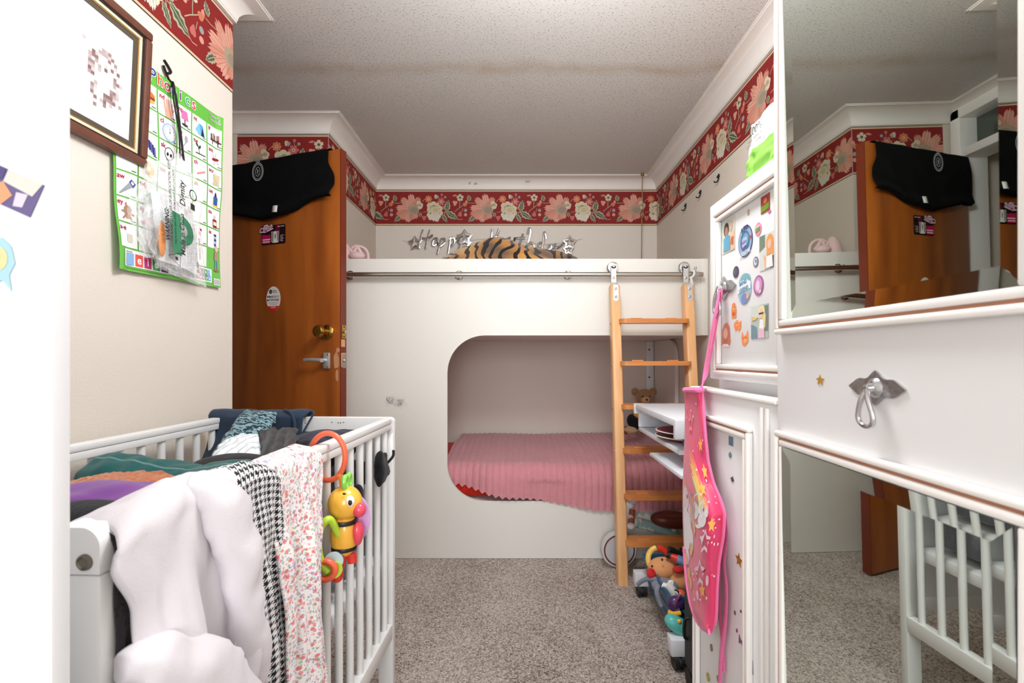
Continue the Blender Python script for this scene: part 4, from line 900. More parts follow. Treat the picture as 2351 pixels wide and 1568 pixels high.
for px, py in ((697, 955), (697, 960), (697, 965), (683, 965), (760, 963), (775, 964), (781, 964), (788, 963)):
    q = P(px, py, 1.42); fa.ellipse((q-CO).dot(ex), .862-(py-953)*.00135, .0022, .0016, (70, 60, 54), n=8); fa.up()
fa.mb.build('paint_chip', M_wallp, cot)
# grey quilt on the base
def lump(mb, c, r, rot=0, seed=0, amp=.12, fr_=9, power=.8, nu=48, nv=26, tilt=0, fold=0, roll=0):
    T = Matrix.Rotation(rot, 3, 'Z') @ Matrix.Rotation(tilt, 3, 'X') @ Matrix.Rotation(roll, 3, 'Y'); c = Vector(c)
    def dp(p): return amp*(ns(p, fr_, seed)+.5*ns(p, fr_*2.3, seed+3)) + (fold*abs(ns((p.x*3, p.y*fr_*1.3, p.z*fr_*2), 1, seed+5)) if fold else 0)
    return ell(mb, c, r, nu, nv, T, disp=dp, power=power)
mb = MB()
for i in range(12): lump(mb, CR(-.275, .09+.072*i, .51), (.228, .046, .058), -PH_, i, .03, 14, .5, 30, 14)
for i in range(12): lump(mb, CR(-.275, .09+.072*i, .585), (.226, .044, .045), -PH_, i+30, .04, 14, .5, 30, 14)
mb.build('grey_quilt', fabric('grey marl quilting', (120, 122, 128), .6, 300, .18, 120), label='thick grey quilt at the bottom of the cot, seen through the bars', cat='quilt', angle=0)
F_blk = fabric('black cotton', (24, 24, 28), .4, 300); F_nav = fabric('dark navy cotton', (40, 42, 58), .4, 300); F_char = fabric('charcoal twill', (52, 50, 52), .3, 500, .12, 60)
mb = MB()
lump(mb, CR(-.28, .27, .715), (.225, .21, .075), -PH_, 3, .05, 9, .45); lump(mb, CR(-.275, .70, .705), (.238, .225, .060), -PH_, 4, .06, 12, .42, 90, 40, fold=.05)
mb.build('black_clothes', F_blk, label='heap of black clothes filling the middle of the cot under the other laundry', cat='clothes', kind='stuff', angle=0)
def patch(name, c4, bulge, fab, label, cat='clothes', seed=0, amp=.01, fr_=4, folds=0, nu=40, nv=40, thick=.004, us=1, vs_=1, hem=.008):
    A, B, C_, D_ = [Vector(q) for q in c4]; nn = (B-A).cross(D_-A).normalized()
    if nn.z < -.2 or (abs(nn.z) <= .2 and nn.y > 0): nn = -nn
    def f(u, v):
        p = A*(1-u)*(1-v)+B*u*(1-v)+C_*u*v+D_*(1-u)*v
        e_ = min(1, 5*min(u, 1-u, v, 1-v))
        h = bulge*(math.sin(PI*u)*math.sin(PI*v))**.5+amp*(ns((u*fr_, v*fr_, seed))+.5*ns((u*fr_*2.6, v*fr_*2.6, seed+9)))+folds*math.sin(u*17+v*6+seed+2*ns((u*2, v*2, seed+4)))
        p += nn*h; p += Vector((hem*ns((u*6, v*6, seed+2)), 0, hem*ns((u*6, v*6, seed+7))))*(1-e_)
        return p
    return grid(MB(), f, nu, nv, us=us, vs_=vs_).build(name, fab, label=label, cat=cat, angle=0, solid=thick)
# jeans folded over the far end of the cot
M_denim = fabric('navy denim', (44, 58, 78), .35, 600, .15, 40)
def jeans(u, v):
    xl = lerp(-CW-.012, -.262, u); w_ = .006*ns((u*6, v*5, 1)); L1 = .10; s = v*.33
    if s < .10: return CR(xl, CL+.006+w_, .862-.10+s)
    if s < .15:
        t = (s-.10)/.05*PI; return CR(xl, CL-.014+.024*math.cos(t), .866+.016*math.sin(t)+.006*ns((u*5, 0, 5)))
    q = (s-.15)/.18; return CR(xl+.010*math.sin(q*3+u*4), CL-.042-.05*q*q-.012*abs(math.sin(u*8))*q+w_, .868-.155*q)
jn = grid(MB(), jeans, 50, 50).build('jeans', M_denim, label='navy denim jeans folded over the far end of the cot', cat='trousers', angle=0, solid=.006)
W[jn] = Matrix.Translation(jn.location)
tube(MB(), smooth_path([CR(-.335, CL-.030, .885), CR(-.31, CL-.040, .878), CR(-.292, CL-.052, .850), CR(-.285, CL-.064, .80), CR(-.286, CL-.075, .77)], 6), .0042, 8).build('seam', M_denim, jn)
mb = MB(); tube(mb, smooth_path([CR(-.245+.0, CL-.03, .872), CR(-.262, CL-.048, .83), CR(-.276, CL-.06, .79)], 6), .003, 8); mb.build('seam', M_denim, jn)
def _scarf(nt, N, L, b, tc, mx):
    wv = nd(N, 'ShaderNodeTexWave', wave_type='RINGS'); wv.inputs['Scale'].default_value = 26; wv.inputs['Distortion'].default_value = 9; wv.inputs['Detail'].default_value = 2; wv.inputs['Detail Scale'].default_value = 2.5
    L.new(tc.outputs['Object'], wv.inputs['Vector'])
    n = nd(N, 'ShaderNodeTexNoise'); n.inputs['Scale'].default_value = 9; L.new(tc.outputs['Object'], n.inputs['Vector'])
    m2 = nd(N, 'ShaderNodeMix', data_type='RGBA'); L.new(n.outputs['Fac'], m2.inputs[0]); m2.inputs[6].default_value = lin((66, 100, 112)); m2.inputs[7].default_value = lin((158, 192, 198))
    m3 = nd(N, 'ShaderNodeMix', data_type='RGBA'); L.new(ramp(N, L, wv.outputs['Fac'], [(.42, (0, 0, 0)), (.55, (255, 255, 255))]), m3.inputs[0]); m3.inputs[6].default_value = lin((22, 48, 60)); L.new(m2.outputs[2], m3.inputs[7])
    L.new(m3.outputs[2], b.inputs['Base Color'])
M_scarf = fabric('teal swirl print', (90, 130, 140), .25, 300, build=_scarf)
mb = MB()
patch('patterned_scarf', (P(560, 944, 1.40), P(636, 948, 1.40), P(606, 1020, 1.26), P(468, 1072, 1.06)), .018, M_scarf, 'teal and dark swirl patterned scarf tumbling from the jeans to the black heap', 'scarf', 3, .009, 3)
def _stripe(nt, N, L, b, tc, mx):
    wv = nd(N, 'ShaderNodeTexWave', wave_type='BANDS', bands_direction='DIAGONAL'); wv.inputs['Scale'].default_value = 22; wv.inputs['Distortion'].default_value = .3; L.new(tc.outputs['UV'], wv.inputs['Vector'])
    L.new(ramp(N, L, wv.outputs['Fac'], [(.03, (176, 188, 196)), (.16, (226, 231, 236))]), b.inputs['Base Color'])
    wv.inputs['Scale'].default_value = 3.2
patch('striped_shirt', (P(515, 1012, 1.24), P(592, 998, 1.26), P(600, 1070, 1.0), P(484, 1062, 1.02)), .022, fabric('pale striped cotton', (226, 231, 236), .2, 400, build=_stripe), 'pale striped shirt lying next to the charcoal cloth in the cot', 'shirt', 5, .008, 3)
patch('charcoal_trousers', (P(597, 984, 1.30), P(682, 986, 1.30), P(676, 1062, 1.0), P(596, 1080, 1.0)), .014, F_char, 'charcoal square-edged trousers between the striped shirt and the cot rail', 'trousers', 8, .010, 3, .003)
mb = MB(); lump(mb, P(528, 1084, .97), (.080, .06, .032), .3, 12, .18, 12, .85, fold=.2); mb.build('black_knit', F_blk, label='black knitted top in front of the striped shirt', cat='top', angle=0)
mb = MB(); lump(mb, P(740, 1022, 1.26), (.078, .10, .036), -.2, 15, .22, 14, .85, fold=.3); lump(mb, P(792, 1006, 1.36), (.05, .05, .024), 0, 17, .2, 14); mb.build('navy_leggings', F_nav, label='dark navy leggings bunched behind the orange ring at the cot rail', cat='clothes', angle=0)
mb = MB(); lump(mb, P(690, 1034, 1.18), (.035, .06, .024), -.3, 19, .25, 14, .85, fold=.3); mb.build('black_sleeve', F_blk, label='small black garment between charcoal trousers and navy leggings', cat='clothes', angle=0)
def _teal(nt, N, L, b, tc, mx):
    wv = nd(N, 'ShaderNodeTexWave', wave_type='BANDS', bands_direction='Y'); wv.inputs['Scale'].default_value = 9; wv.inputs['Distortion'].default_value = 1; L.new(tc.outputs['UV'], wv.inputs['Vector'])
    wv.inputs['Scale'].default_value = 1.6
    w2 = nd(N, 'ShaderNodeTexWave', wave_type='BANDS', bands_direction='X'); w2.inputs['Scale'].default_value = 48; L.new(tc.outputs['UV'], w2.inputs['Vector'])
    f = mth(N, L, 'MULTIPLY', mth(N, L, 'GREATER_THAN', wv.outputs['Fac'], .99), mth(N, L, 'GREATER_THAN', w2.outputs['Fac'], .6))
    m3 = nd(N, 'ShaderNodeMix', data_type='RGBA'); L.new(mth(N, L, 'MULTIPLY', f, .5), m3.inputs[0]); L.new(mx.outputs[2], m3.inputs[6]); m3.inputs[7].default_value = lin((170, 206, 200)); L.new(m3.outputs[2], b.inputs['Base Color'])
M_teal = fabric('teal shell fabric', (20, 80, 80), .25, 160, .12, 14, .1, .55, build=_teal)
def jacket(u, v):
    a, b = P(222, 1098, .80), P(572, 1112, .76); p = a.lerp(b, u); t = 2*PI*v
    r_ = .033*(1+.16*ns((u*7, math.cos(t), math.sin(t)), 1.6, 2)+.12*abs(math.sin(u*9+.5)))*(.35+.65*sst(0, .06, u))*(.3+.7*sst(0, .05, 1-u))
    return p+Vector((.1*r_*math.cos(t), 1.6*r_*math.cos(t), r_*math.sin(t)*(1.0-.12*u)+.006*math.sin(u*8)))
grid(MB(), jacket, 70, 36).build('teal_jacket', M_teal, label='teal rolled jacket lying on top of the orange fleece', cat='jacket', angle=0)
mb = MB(); lump(mb, P(262, 1144, .70), (.105, .075, .033), .1, 21, .10, 12, .9, 90, 50)
for p in mb.v: p += Vector((.5, .5, 1))*(.004*ns(p, 110, 3)+.003*ns(p, 220, 5))
M_fleece = fabric('orange teddy fleece', (172, 96, 48), 1, 190, .2, 70, .5)
mb.build('orange_fleece', M_fleece, label='orange teddy fleece sandwiched under the teal jacket', cat='jacket', angle=0)
mb = MB(); lump(mb, P(238, 1172, .62), (.10, .07, .032), .15, 25, .16, 12, .9, 70, 40, fold=.35); mb.build('purple_garment', fabric('purple satin jersey', (110, 50, 134), .2, 300, .1, 20, .3, .6), label='purple garment folded below the orange fleece', cat='clothes', angle=0)
mb = MB(); lump(mb, P(180, 1210, .555), (.070, .04, .028), 0, 27, .12, 12); mb.build('black_vest', F_blk, label='black garment below the purple top behind the cot post', cat='clothes', angle=0)
mb = MB(); lump(mb, CR(-.34, .20, .785), (.19, .15, .035), 0, 29, .1, 8); mb.build('dark_jumper', F_nav, label='dark folded jumper under the purple and orange clothes', cat='jumper', angle=0)
mb = MB(); lump(mb, CR(.004, .835, .735), (.016, .035, .05), 0, 33, .3, 30, .85, 30, 20); tube(mb, smooth_path([CR(.012, .86, .745), CR(.022, .88, .76), CR(.020, .89, .775)], 4), .004, 8)
mb.build('black_mitten', F_blk, label='black fabric poking out between the cot bars by the far post', cat='clothes', angle=0)
mb = MB(); lump(mb, CR(-.012, .70, .69), (.018, .018, .036), 0, 35, .2, 20); mb.build('black_strap', F_blk, label='small black strap end sticking through the middle cot bars', cat='strap', angle=0)
mb = MB(); lump(mb, CR(-.042, .80, .665), (.012, .08, .045), -PH_, 37, .25, 18); mb.build('white_bag', fabric('white thin plastic', (214, 214, 212), .3, 60, rough=.4), label='crumpled white bag showing between the bars above the grey quilt', cat='bag', angle=0)

# clothes hung over the near side rail
def drape(name, y0, y1, Lin, Lout, fab, label, cat, rise=.0, off=.0, amp=.012, freq=2.5, seed=0, nu=70, nv=110, thick=.004, us=1, vs_=1, hemw=.01, inz=.0):
    R = .028; arc = R*PI/2; tot = Lin+arc+Lout
    def f(u, v):
        s = v*tot-Lin; yl = lerp(y0(max(0, s)), y1(max(0, s)), u); q = 2*PI*freq*u+seed
        w_ = ns((u*3, s*3, seed))*1.4; fold = math.sin(q+w_+s*2)+.35*math.sin(2.3*q+1+s*5+w_)
        cre = .004*ns((u*9, s*14, seed+6))
        bell = math.sin(PI*min(1, max(0, u)))**.6
        zt = CT+.006+rise*bell
        if s < 0:
            k = -s/Lin; return CR(-.016-k*Lin*.96+.01*fold*k, yl, zt+inz*k*bell-.01*k+.006*fold*k+cre-.03*sst(.8, 1, k))
        if s < arc:
            t = s/arc*PI/2; return CR(-.016+(R+off)*math.sin(t)+cre, yl, zt-R+R*math.cos(t)+.003*fold*(1-math.sin(t)))
        d = s-arc; g = sst(0, .22, d)
        return CR(.012+off+amp*fold*g+amp*g*1.15+cre*1.5, yl+hemw*ns((u*2, s*4, seed+3))*g, zt-R-d+hemw*ns((u*5, 2, seed+2))*sst(.7, 1, d/Lout))
    return grid(MB(), f, nu, nv, us=us, vs_=vs_).build(name, fab, label=label, cat=cat, angle=0, solid=thick)
def _flor(nt, N, L, b, tc, mx):
    last = None; base = None
    for sc_, thr, cols in ((30, .36, [(0, (226, 70, 62)), (.35, (232, 120, 130)), (.62, (168, 132, 190)), (.8, (222, 90, 100))]), (44, .33, [(0, (120, 176, 140)), (.4, (142, 190, 156)), (.7, (190, 168, 206))]), (64, .30, [(0, (216, 120, 150)), (.5, (110, 110, 150)), (.75, (240, 150, 120))])):
        v = nd(N, 'ShaderNodeTexVoronoi'); v.inputs['Scale'].default_value = sc_; v.inputs['Randomness'].default_value = .9; L.new(tc.outputs['UV'], v.inputs['Vector'])
        n = nd(N, 'ShaderNodeTexNoise'); n.inputs['Scale'].default_value = sc_*5; L.new(tc.outputs['UV'], n.inputs['Vector'])
        d = mth(N, L, 'ADD', v.outputs['Distance'], mth(N, L, 'MULTIPLY', mth(N, L, 'SUBTRACT', n.outputs['Fac'], .5), .5))
        f = mth(N, L, 'LESS_THAN', d, thr); sp = nd(N, 'ShaderNodeSeparateColor'); L.new(v.outputs['Color'], sp.inputs[0])
        r = nd(N, 'ShaderNodeValToRGB'); r.color_ramp.interpolation = 'CONSTANT'; e_ = r.color_ramp.elements
        while len(e_) < len(cols): e_.new(.5)
        for i, (p_, c_) in enumerate(cols): e_[i].position = p_; e_[i].color = lin(c_)
        L.new(sp.outputs[0], r.inputs[0])
        m2 = nd(N, 'ShaderNodeMix', data_type='RGBA'); L.new(mth(N, L, 'MULTIPLY', f, .8), m2.inputs[0])
        if last is None: m2.inputs[6].default_value = lin((240, 238, 238))
        else: L.new(last, m2.inputs[6])
        L.new(r.outputs[0], m2.inputs[7]); last = m2.outputs[2]
    L.new(last, b.inputs['Base Color'])
M_flor = fabric('ditsy floral cotton', (240, 238, 238), .15, 400, build=_flor)
def _hound(nt, N, L, b, tc, mx):
    sp = nd(N, 'ShaderNodeSeparateXYZ'); L.new(tc.outputs['UV'], sp.inputs[0])
    a = mth(N, L, 'FRACT', sp.outputs['X']); c = mth(N, L, 'FRACT', sp.outputs['Y'])
    ga = mth(N, L, 'GREATER_THAN', a, .5); gc = mth(N, L, 'GREATER_THAN', c, .5)
    st = mth(N, L, 'GREATER_THAN', mth(N, L, 'FRACT', mth(N, L, 'MULTIPLY', mth(N, L, 'ADD', a, c), 2)), .5)
    both = mth(N, L, 'MULTIPLY', ga, gc); neither = mth(N, L, 'MULTIPLY', mth(N, L, 'SUBTRACT', 1, ga), mth(N, L, 'SUBTRACT', 1, gc))
    mixd = mth(N, L, 'SUBTRACT', mth(N, L, 'SUBTRACT', 1, both), neither)
    k = mth(N, L, 'ADD', both, mth(N, L, 'MULTIPLY', mixd, st))
    m2 = nd(N, 'ShaderNodeMix', data_type='RGBA'); L.new(k, m2.inputs[0]); m2.inputs[6].default_value = lin((226, 226, 228)); m2.inputs[7].default_value = lin((26, 24, 28)); L.new(m2.outputs[2], b.inputs['Base Color'])
M_hound = fabric('houndstooth wool', (200, 200, 200), .3, 400, build=_hound)
M_sweat = fabric('off white sweatshirt fleece', (212, 207, 212), .15, 260, .03, 20, .2)
drape('floral_dress', lambda s: .262+.025*sst(0, .4, s), lambda s: .456-.024*sst(.02, .25, s)+.020*sst(.3, .5, s), .05, .60, M_flor, 'white ditsy floral dress hung over the cot rail beside the toy bee', 'dress', .012, .004, .012, 1.6, 1, us=.6, vs_=2.3, inz=-.01)
drape('houndstooth_skirt', lambda s: .150+.0*s, lambda s: .292+.03*sst(.1, .5, s), .055, .55, M_hound, 'black and white houndstooth skirt hung between the floral dress and white sweatshirt', 'skirt', .016, .010, .010, 1.5, 2, us=13, vs_=60, inz=-.005)
sw = drape('white_sweatshirt', lambda s: .024*(1-sst(.0, .06, s))-.004+.022*sst(.05, .11, s)+.05*sst(.15, .5, s), lambda s: .222-.03*sst(.0, .10, s)-.02*sst(.2, .4, s), .055, .52, M_sweat, 'off white sweatshirt with trailing sleeves hung over the cot rail by the near post', 'sweatshirt', .024, .006, .016, 1.7, 4, inz=-.012, thick=.008, hemw=.016)
W[sw] = Matrix.Translation(sw.location)
def limb(pts, rs, seed, name, m=M_sweat, parent=sw, label=None):
    sp = smooth_path(pts, 10); n = len(sp); mb = MB(); k0 = len(pts)-1
    def rad(q):
        i = min(k0-1, int(q*k0)); return lerp(rs[i], rs[i+1], q*k0-i)
    tube(mb, sp, rad, 22)
    for i, p in enumerate(mb.v): p += Vector((1, 1, .6))*(.007*ns(p*18, 1, seed)+.004*ns(p*45, 1, seed+3))
    return mb.build(name, m, parent, angle=0, label=label)
limb([CR(-.004, .115, .882), CR(.026, .140, .856), CR(.040, .158, .77), CR(.040, .172, .68), CR(.040, .190, .600), CR(.040, .194, .585)], [.016, .030, .029, .025, .022, .018], 3, 'sleeve')
limb([CR(.014, .004, .725), CR(.030, .030, .718), CR(.042, .080, .672), CR(.046, .13, .60), CR(.046, .165, .51)], [.014, .029, .036, .038, .036], 7, 'sleeve')
drape('dark_cardigan', lambda s: .012, lambda s: .10, .02, .48, fabric('black flecked knit', (46, 40, 44), 1, 200, .5, 220), 'dark flecked cardigan hanging under the white sweatshirt', 'cardigan', -.001, -.008, .003, 1, 6, thick=.003)

# toy bee hanging from the rail
by_ = .992-.477
bee = thing('toy_bee', 'yellow plastic toy bee rattle hanging from an orange ring on the cot rail', 'toy', tuple(CR(.03, by_, .60)))
M_or = mat('coral plastic', (238, 104, 70), .3); M_ye = mat('yellow plastic', (246, 186, 66), .22, coat=.4); M_lime = mat('lime plastic', (188, 222, 66), .3); M_gr = mat('green plastic', (140, 214, 90), .3); M_pk = mat('rose plastic', (228, 74, 96), .25, coat=.3); M_red = mat('red plastic', (222, 60, 48), .3); M_dk = mat('black paint stripe', (38, 30, 26), .35)
rng = [CR(-.002+.038*math.cos(2*PI*k/28), by_, .842+.050*math.sin(2*PI*k/28)-.006) for k in range(28)]
tube(MB(), rng, .0058, 12, closed=True).build('ring', M_or, bee)
tube(MB(), [CR(.024, by_-.004, .800), CR(.027, by_, .788), CR(.028, by_+.002, .770)], .005, 8).build('strap', mat('orange strap', (240, 140, 60), .6), bee)
bc = lambda dx, dy, dz: CR(.034+dx, by_+.004+dy, .738+dz)      # head centre; dx out of the cot, dy towards the far end
for dy in (-.008, .010):
    tube(MB(), [bc(.004+.0, dy+.008*math.cos(2*PI*k/16), .045+.0125*math.sin(2*PI*k/16)) for k in range(16)], .0052, 8, closed=True).build('antenna', M_gr, bee)
ell(MB(), bc(0, 0, 0), (.035, .034, .036), 32, 20).build('head', M_ye, bee)
ell(MB(), bc(-.002, 0, -.068), (.028, .026, .046), 32, 20, power=.9).build('body', M_ye, bee)
for dz, r_ in ((-.039, .0262), (-.094, .0255)): lathe(MB(), [(r_, -.004), (r_+.0012, 0), (r_, .004)], bc(-.002, 0, dz), (0, 0, 1), 32).build('stripe', M_dk, bee)
e_ = ell(MB(), bc(.020, -.023, .010), (.0095, .007, .012), 18, 12).build('eye', mat('white plastic', (246, 246, 244), .25), bee); ell(MB(), bc(.0225, -.0285, .009), (.0042, .0035, .006), 14, 10).build('pupil', M_dk, e_)
ell(MB(), bc(.010, -.028, .027), (.004, .002, .0022), 10, 6).build('eyebrow', M_dk, bee)
ell(MB(), bc(.034, -.010, -.012), (.014, .013, .015), 20, 12).build('nose', M_pk, bee)
ell(MB(), bc(.030, -.006, -.062), (.011, .014, .026), 20, 12, disp=lambda p: .12*ns(p, 40)).build('flower', M_pk, bee)
ell(MB(), bc(.012, .022, -.040), (.034, .006, .052), 24, 14).build('wing', mat('lilac plastic', (206, 158, 214), .3), bee)
tube(MB(), smooth_path([bc(-.006, -.020, -.060), bc(-.016, -.040, -.022), bc(-.030, -.052, -.040), bc(-.032, -.054, -.080), bc(-.026, -.050, -.112), bc(-.016, -.046, -.126)], 8), .0078, 12).build('arm', M_lime, bee)
tube(MB(), [bc(-.020+.018*math.cos(2*PI*k/24), -.050+.004*math.cos(2*PI*k/24), -.122+.018*math.sin(2*PI*k/24)) for k in range(24)], .0068, 12, closed=True).build('teether', M_or, bee)
lathe(MB(), [(.019, -.003), (.020, 0), (.019, .003)], bc(-.012, -.030, -.112), (.4, -1, 0), 24).build('disc', mat('pale blue plastic', (196, 222, 232), .3), bee)
lathe(MB(), [(.017, -.003), (.018, 0), (.017, .003)], bc(-.010, -.034, -.128), (.4, -1, 0), 24).build('disc', M_lime, bee)
tube(MB(), smooth_path([bc(-.002, -.004, -.108), bc(-.008, -.010, -.130), bc(-.012, -.012, -.152)], 5), lambda q: .009+.003*q, 14).build('foot', M_red, bee); ell(MB(), bc(-.012, -.012, -.152), (.012,)*3, 16, 10).build('foot', M_red, bee)
tube(MB(), [bc(.012, .004, -.108), bc(.014, .004, -.128)], .010, 14).build('foot', M_red, bee)
# ------------------------------------------------------------------ mirror wardrobe
XM = .400
wd = thing('mirror_wardrobe', 'tall white fitted wardrobe with two mirror panels and a silver drop handle', 'wardrobe', (.69, .2, 0))
box(MB(), XM+.022, -.30, 0, XR-.004, .7245, 2.232, .003).build('body', M_white, wd)
dr = box(MB(), XM, -.26, .05, XM+.0215, .7235, 2.222, .0025).build('door', M_white, wd)
def panel_frame(y0, y1, z0, z1, X, parent, gap=None, name='moulding', w1=.0085, w2=.0130):
    """cream moulding: raised outer bead, brown line, raised inner bead; y0 near end, y1 far end"""
    def ring(a, b, h, m, nm, bev):
        mb = MB()
        for q in ((y0+a, z0+a, y1-a, z0+b), (y0+a, z1-b, y1-a, z1-a), (y0+a, z0+b, y0+b, z1-b), (y1-b, z0+b, y1-a, z1-b)): box(mb, X-h, q[0], q[1], X-.0002, q[2], q[3], bev)
        return mb.build(nm, m, parent)
    ring(0, w1, .0112, M_trim, name, .003); ring(w1+.0002, w1+.0034, .0075, M_brownline, 'brown_line', 0); ring(w1+.0036, w1+w2, .0102, M_trim, name, .0025)
def mirror(y0, y1, z0, z1, X, tilt, parent):
    """glass with a shallow bevelled border, leaning out by tilt"""
    b = .020; dp = -.0011; zc = z0
    o = [(y0, z0), (y1, z0), (y1, z1), (y0, z1)]; i_ = [(y0+b, z0+b), (y1-b, z0+b), (y1-b, z1-b), (y0+b, z1-b)]
    vs = [(X+dp-tilt*(z-zc), y, z) for y, z in o]+[(X-tilt*(z-zc), y, z) for y, z in i_]
    fs = [[4, 5, 6, 7]]+[[k, (k+1) % 4, 4+(k+1) % 4, 4+k] for k in range(4)]
    return MB().add(vs, fs).build('mirror', M_mirror, parent, angle=.3)
panel_frame(.345, .714, 1.081, 1.70, XM, dr); panel_frame(.345, .714, .28, .936, XM, dr)
for z0, z1 in ((1.1025, 1.678), (.302, .9145)): mirror(.367, .6925, z0, z1, XM-.0010, .014, dr)
# drop handle: leaf-shaped plate, boss and pear drop
M_plate = mat('silvered metal', (186, 186, 188), .24, .95, bump=.3, bscale=90)
def handle(parent, X, y, z, s, nm='handle'):
    pt = []
    hh = lambda q: .024*s*(1-abs(q))**.75*(1+.20*math.cos(3*PI*q))+.0008*s
    for k in range(25): q = -1+2*k/24; pt.append((.062*s*q, -hh(q)))
    for k in range(25): q = 1-2*k/24; pt.append((.062*s*q, hh(q)))
    mb = MB(); prism(mb, [(-u, v) for u, v in pt][::-1], lambda u, v, h: Vector((X-h, y-u, z+v)), .003*s, t0=.0003)
    lathe(mb, [(.017*s, .003*s), (.014*s, .007*s), (.008*s, .010*s), (.006*s, .018*s), (.003*s, .020*s)], (X, y, z), (-1, 0, 0), 24)
    h = mb.build(nm, M_plate, parent, angle=30)
    mb = MB(); tube(mb, smooth_path([(X-.016*s, y, z-.002*s), (X-.020*s, y+.008*s, z-.020*s), (X-.019*s, y+.0165*s, z-.046*s), (X-.018*s, y+.014*s, z-.060*s), (X-.018*s, y, z-.066*s), (X-.018*s, y-.014*s, z-.060*s), (X-.019*s, y-.0165*s, z-.046*s), (X-.020*s, y-.008*s, z-.020*s), (X-.016*s, y, z-.002*s)], 5), .0042*s, 10)
    mb.build('drop_ring', M_chrome, h); return h
q = PX(2010, 890, XM); handle(dr, XM-.0004, q.y-.002, q.z, .66)
def sticker_on(X, pts_px, draw, label, cat='sticker', group=None, name='sticker', m=M_gloss, t=.0005):
    pass
# ------------------------------------------------------------------ sticker cupboard (upper and lower doors)
XU, XLo = .43, .405
ZS = .974
cu = thing('sticker_cupboard', 'white fitted cupboard with a sticker covered upper door and a lower door', 'cupboard', (.7, .9, 0))
box(MB(), XU+.020, .7275, ZS+.002, XR-.004, 1.050, 1.384, .003).build('upper_body', M_white, cu)
box(MB(), XLo+.020, .7275, 0, XR-.004, 1.082, ZS, .003).build('lower_body', M_white, cu)
ud = box(MB(), XU, .729, 1.000, XU+.0195, 1.0495, 1.3835, .002).build('door', M_white, cu)
ld = box(MB(), XLo, .729, .03, XLo+.0195, 1.0815, ZS-.002, .002).build('door', M_white, cu)
box(MB(), XLo-.006, .7275, ZS-.0015, XLo+.03, 1.086, ZS+.006, .002).build('ledge', M_trim, cu)
panel_frame(.742, 1.010, 1.011, 1.355, XU, ud)
panel_frame(.806, 1.062, .10, .925, XLo, ld)
for y_ in (.757, .775): box(MB(), XLo-.004, y_-.004, .03, XLo, y_+.004, ZS-.01, .0015).build('stile_bead', M_trim, ld)
q = PX(1664, 662, XU); HB = handle(ud, XU-.0005, q.y, q.z, .85)
# helper: art on the plane x = X described by a photo box (x0, y0, x1, y1); art is scaled to the unit square -1..1
class ST:
    def __init__(s, X, b, t=.0006):
        a = PX((b[0]+b[2])/2, (b[1]+b[3])/2, X); s.X = X; s.c = a
        yl = PX(b[0], b[1], X).y; yr = PX(b[2], b[1], X).y
        s.w = (yl-yr)/2; s.hh = (b[3]-b[1])/2*a.y/F; s.c.y = (yl+yr)/2
        s.fa = FA((X-.0004, s.c.y, s.c.z), (0, -1, 0), step=.00025); s.t = t
    def S(s, p): return [(u*s.w, v*s.hh) for u, v in p]
    def sheet(s, p, c): s.fa.sheet(s.S(p), c, s.t); return s
    def poly(s, p, c, dh=0): s.fa.poly(s.S(p), c, dh); return s
    def el(s, cx, cy, rx, ry, c, dh=0, n=20): s.fa.poly(s.S(elp(cx, cy, rx, ry, n)), c, dh); return s
    def text(s, t, x, y, size, c, sx=1, rot=0, bold=.02, dh=0): s.fa.text(t, x*s.w, y*s.hh, size*s.hh, c, 'c', bold, rot, dh, sx*s.w/s.hh); return s
    def done(s, label, cat='sticker', name='sticker', group=None, m=None): return s.fa.mb.build(name, m or M_gloss, label=label, cat=cat, group=group)
SQ = [(-1, -1), (1, -1), (1, 1), (-1, 1)]
def circ(n=32): return elp(0, 0, 1, 1, n)
GP = 'stickers on the upper cupboard door'
s = ST(XU, (1659, 503, 1688, 578)).sheet(SQ, (214, 214, 206)); s.poly([(-1, -.2), (.1, 0), (.1, 1), (-1, 1)], (196, 206, 200)); s.poly([(.3, -1), (1, -1), (1, .2), (.3, 0)], (226, 190, 160)); s.fa.up()
s.el(-.28, .42, .42, .42, (58, 44, 40)).el(.42, .5, .3, .34, (206, 184, 164)).el(-.22, .28, .26, .30, (176, 128, 104), 1); s.poly([(-.75, -.9), (.35, -.9), (.30, -.05), (-.2, .05), (-.7, -.1)], (96, 168, 196), 1).poly([(.4, -.6), (.8, -.7), (.85, -.2), (.5, -.2)], (200, 110, 80), 1)
s.done('photo sticker of a person in a blue top, left of the big round badge', 'sticker', group=GP)
s = ST(XU, (1696, 517, 1729, 590)).sheet(circ(), (72, 84, 138)); s.el(0, 0, .93, .94, (150, 176, 202)).el(0, 0, .66, .66, (70, 112, 160), 1).el(.1, .1, .42, .40, (116, 168, 200), 2).el(-.16, -.18, .26, .24, (142, 122, 190), 3).el(.78, .1, .12, .1, (206, 60, 90), 3)
s.text('SUPER', .02, .68, .36, (60, 66, 120), 1.0, .12, .03, 3); s.text('STAR', 0, .02, .3, (240, 244, 250), 1, .1, .02, 4); s.text('ROCKSTAR', 0, -.84, .34, (244, 246, 250), .9, .12, .03, 3); s.text('BAND', 0, -.3, .22, (230, 236, 246), 1, .1, .02, 4)
s.done('large round blue rockstar badge sticker on the upper door', 'sticker', group=GP)
s = ST(XU, (1734, 511, 1749, 541)).sheet(circ(), (232, 150, 176)); s.el(0, .3, .7, .4, (236, 190, 200)).poly([(-.6, -.5), (.6, -.3), (.6, .3), (-.6, .2)], (110, 160, 96), 1); s.done('small pink and green oval sticker near the top of the upper door', group=GP)
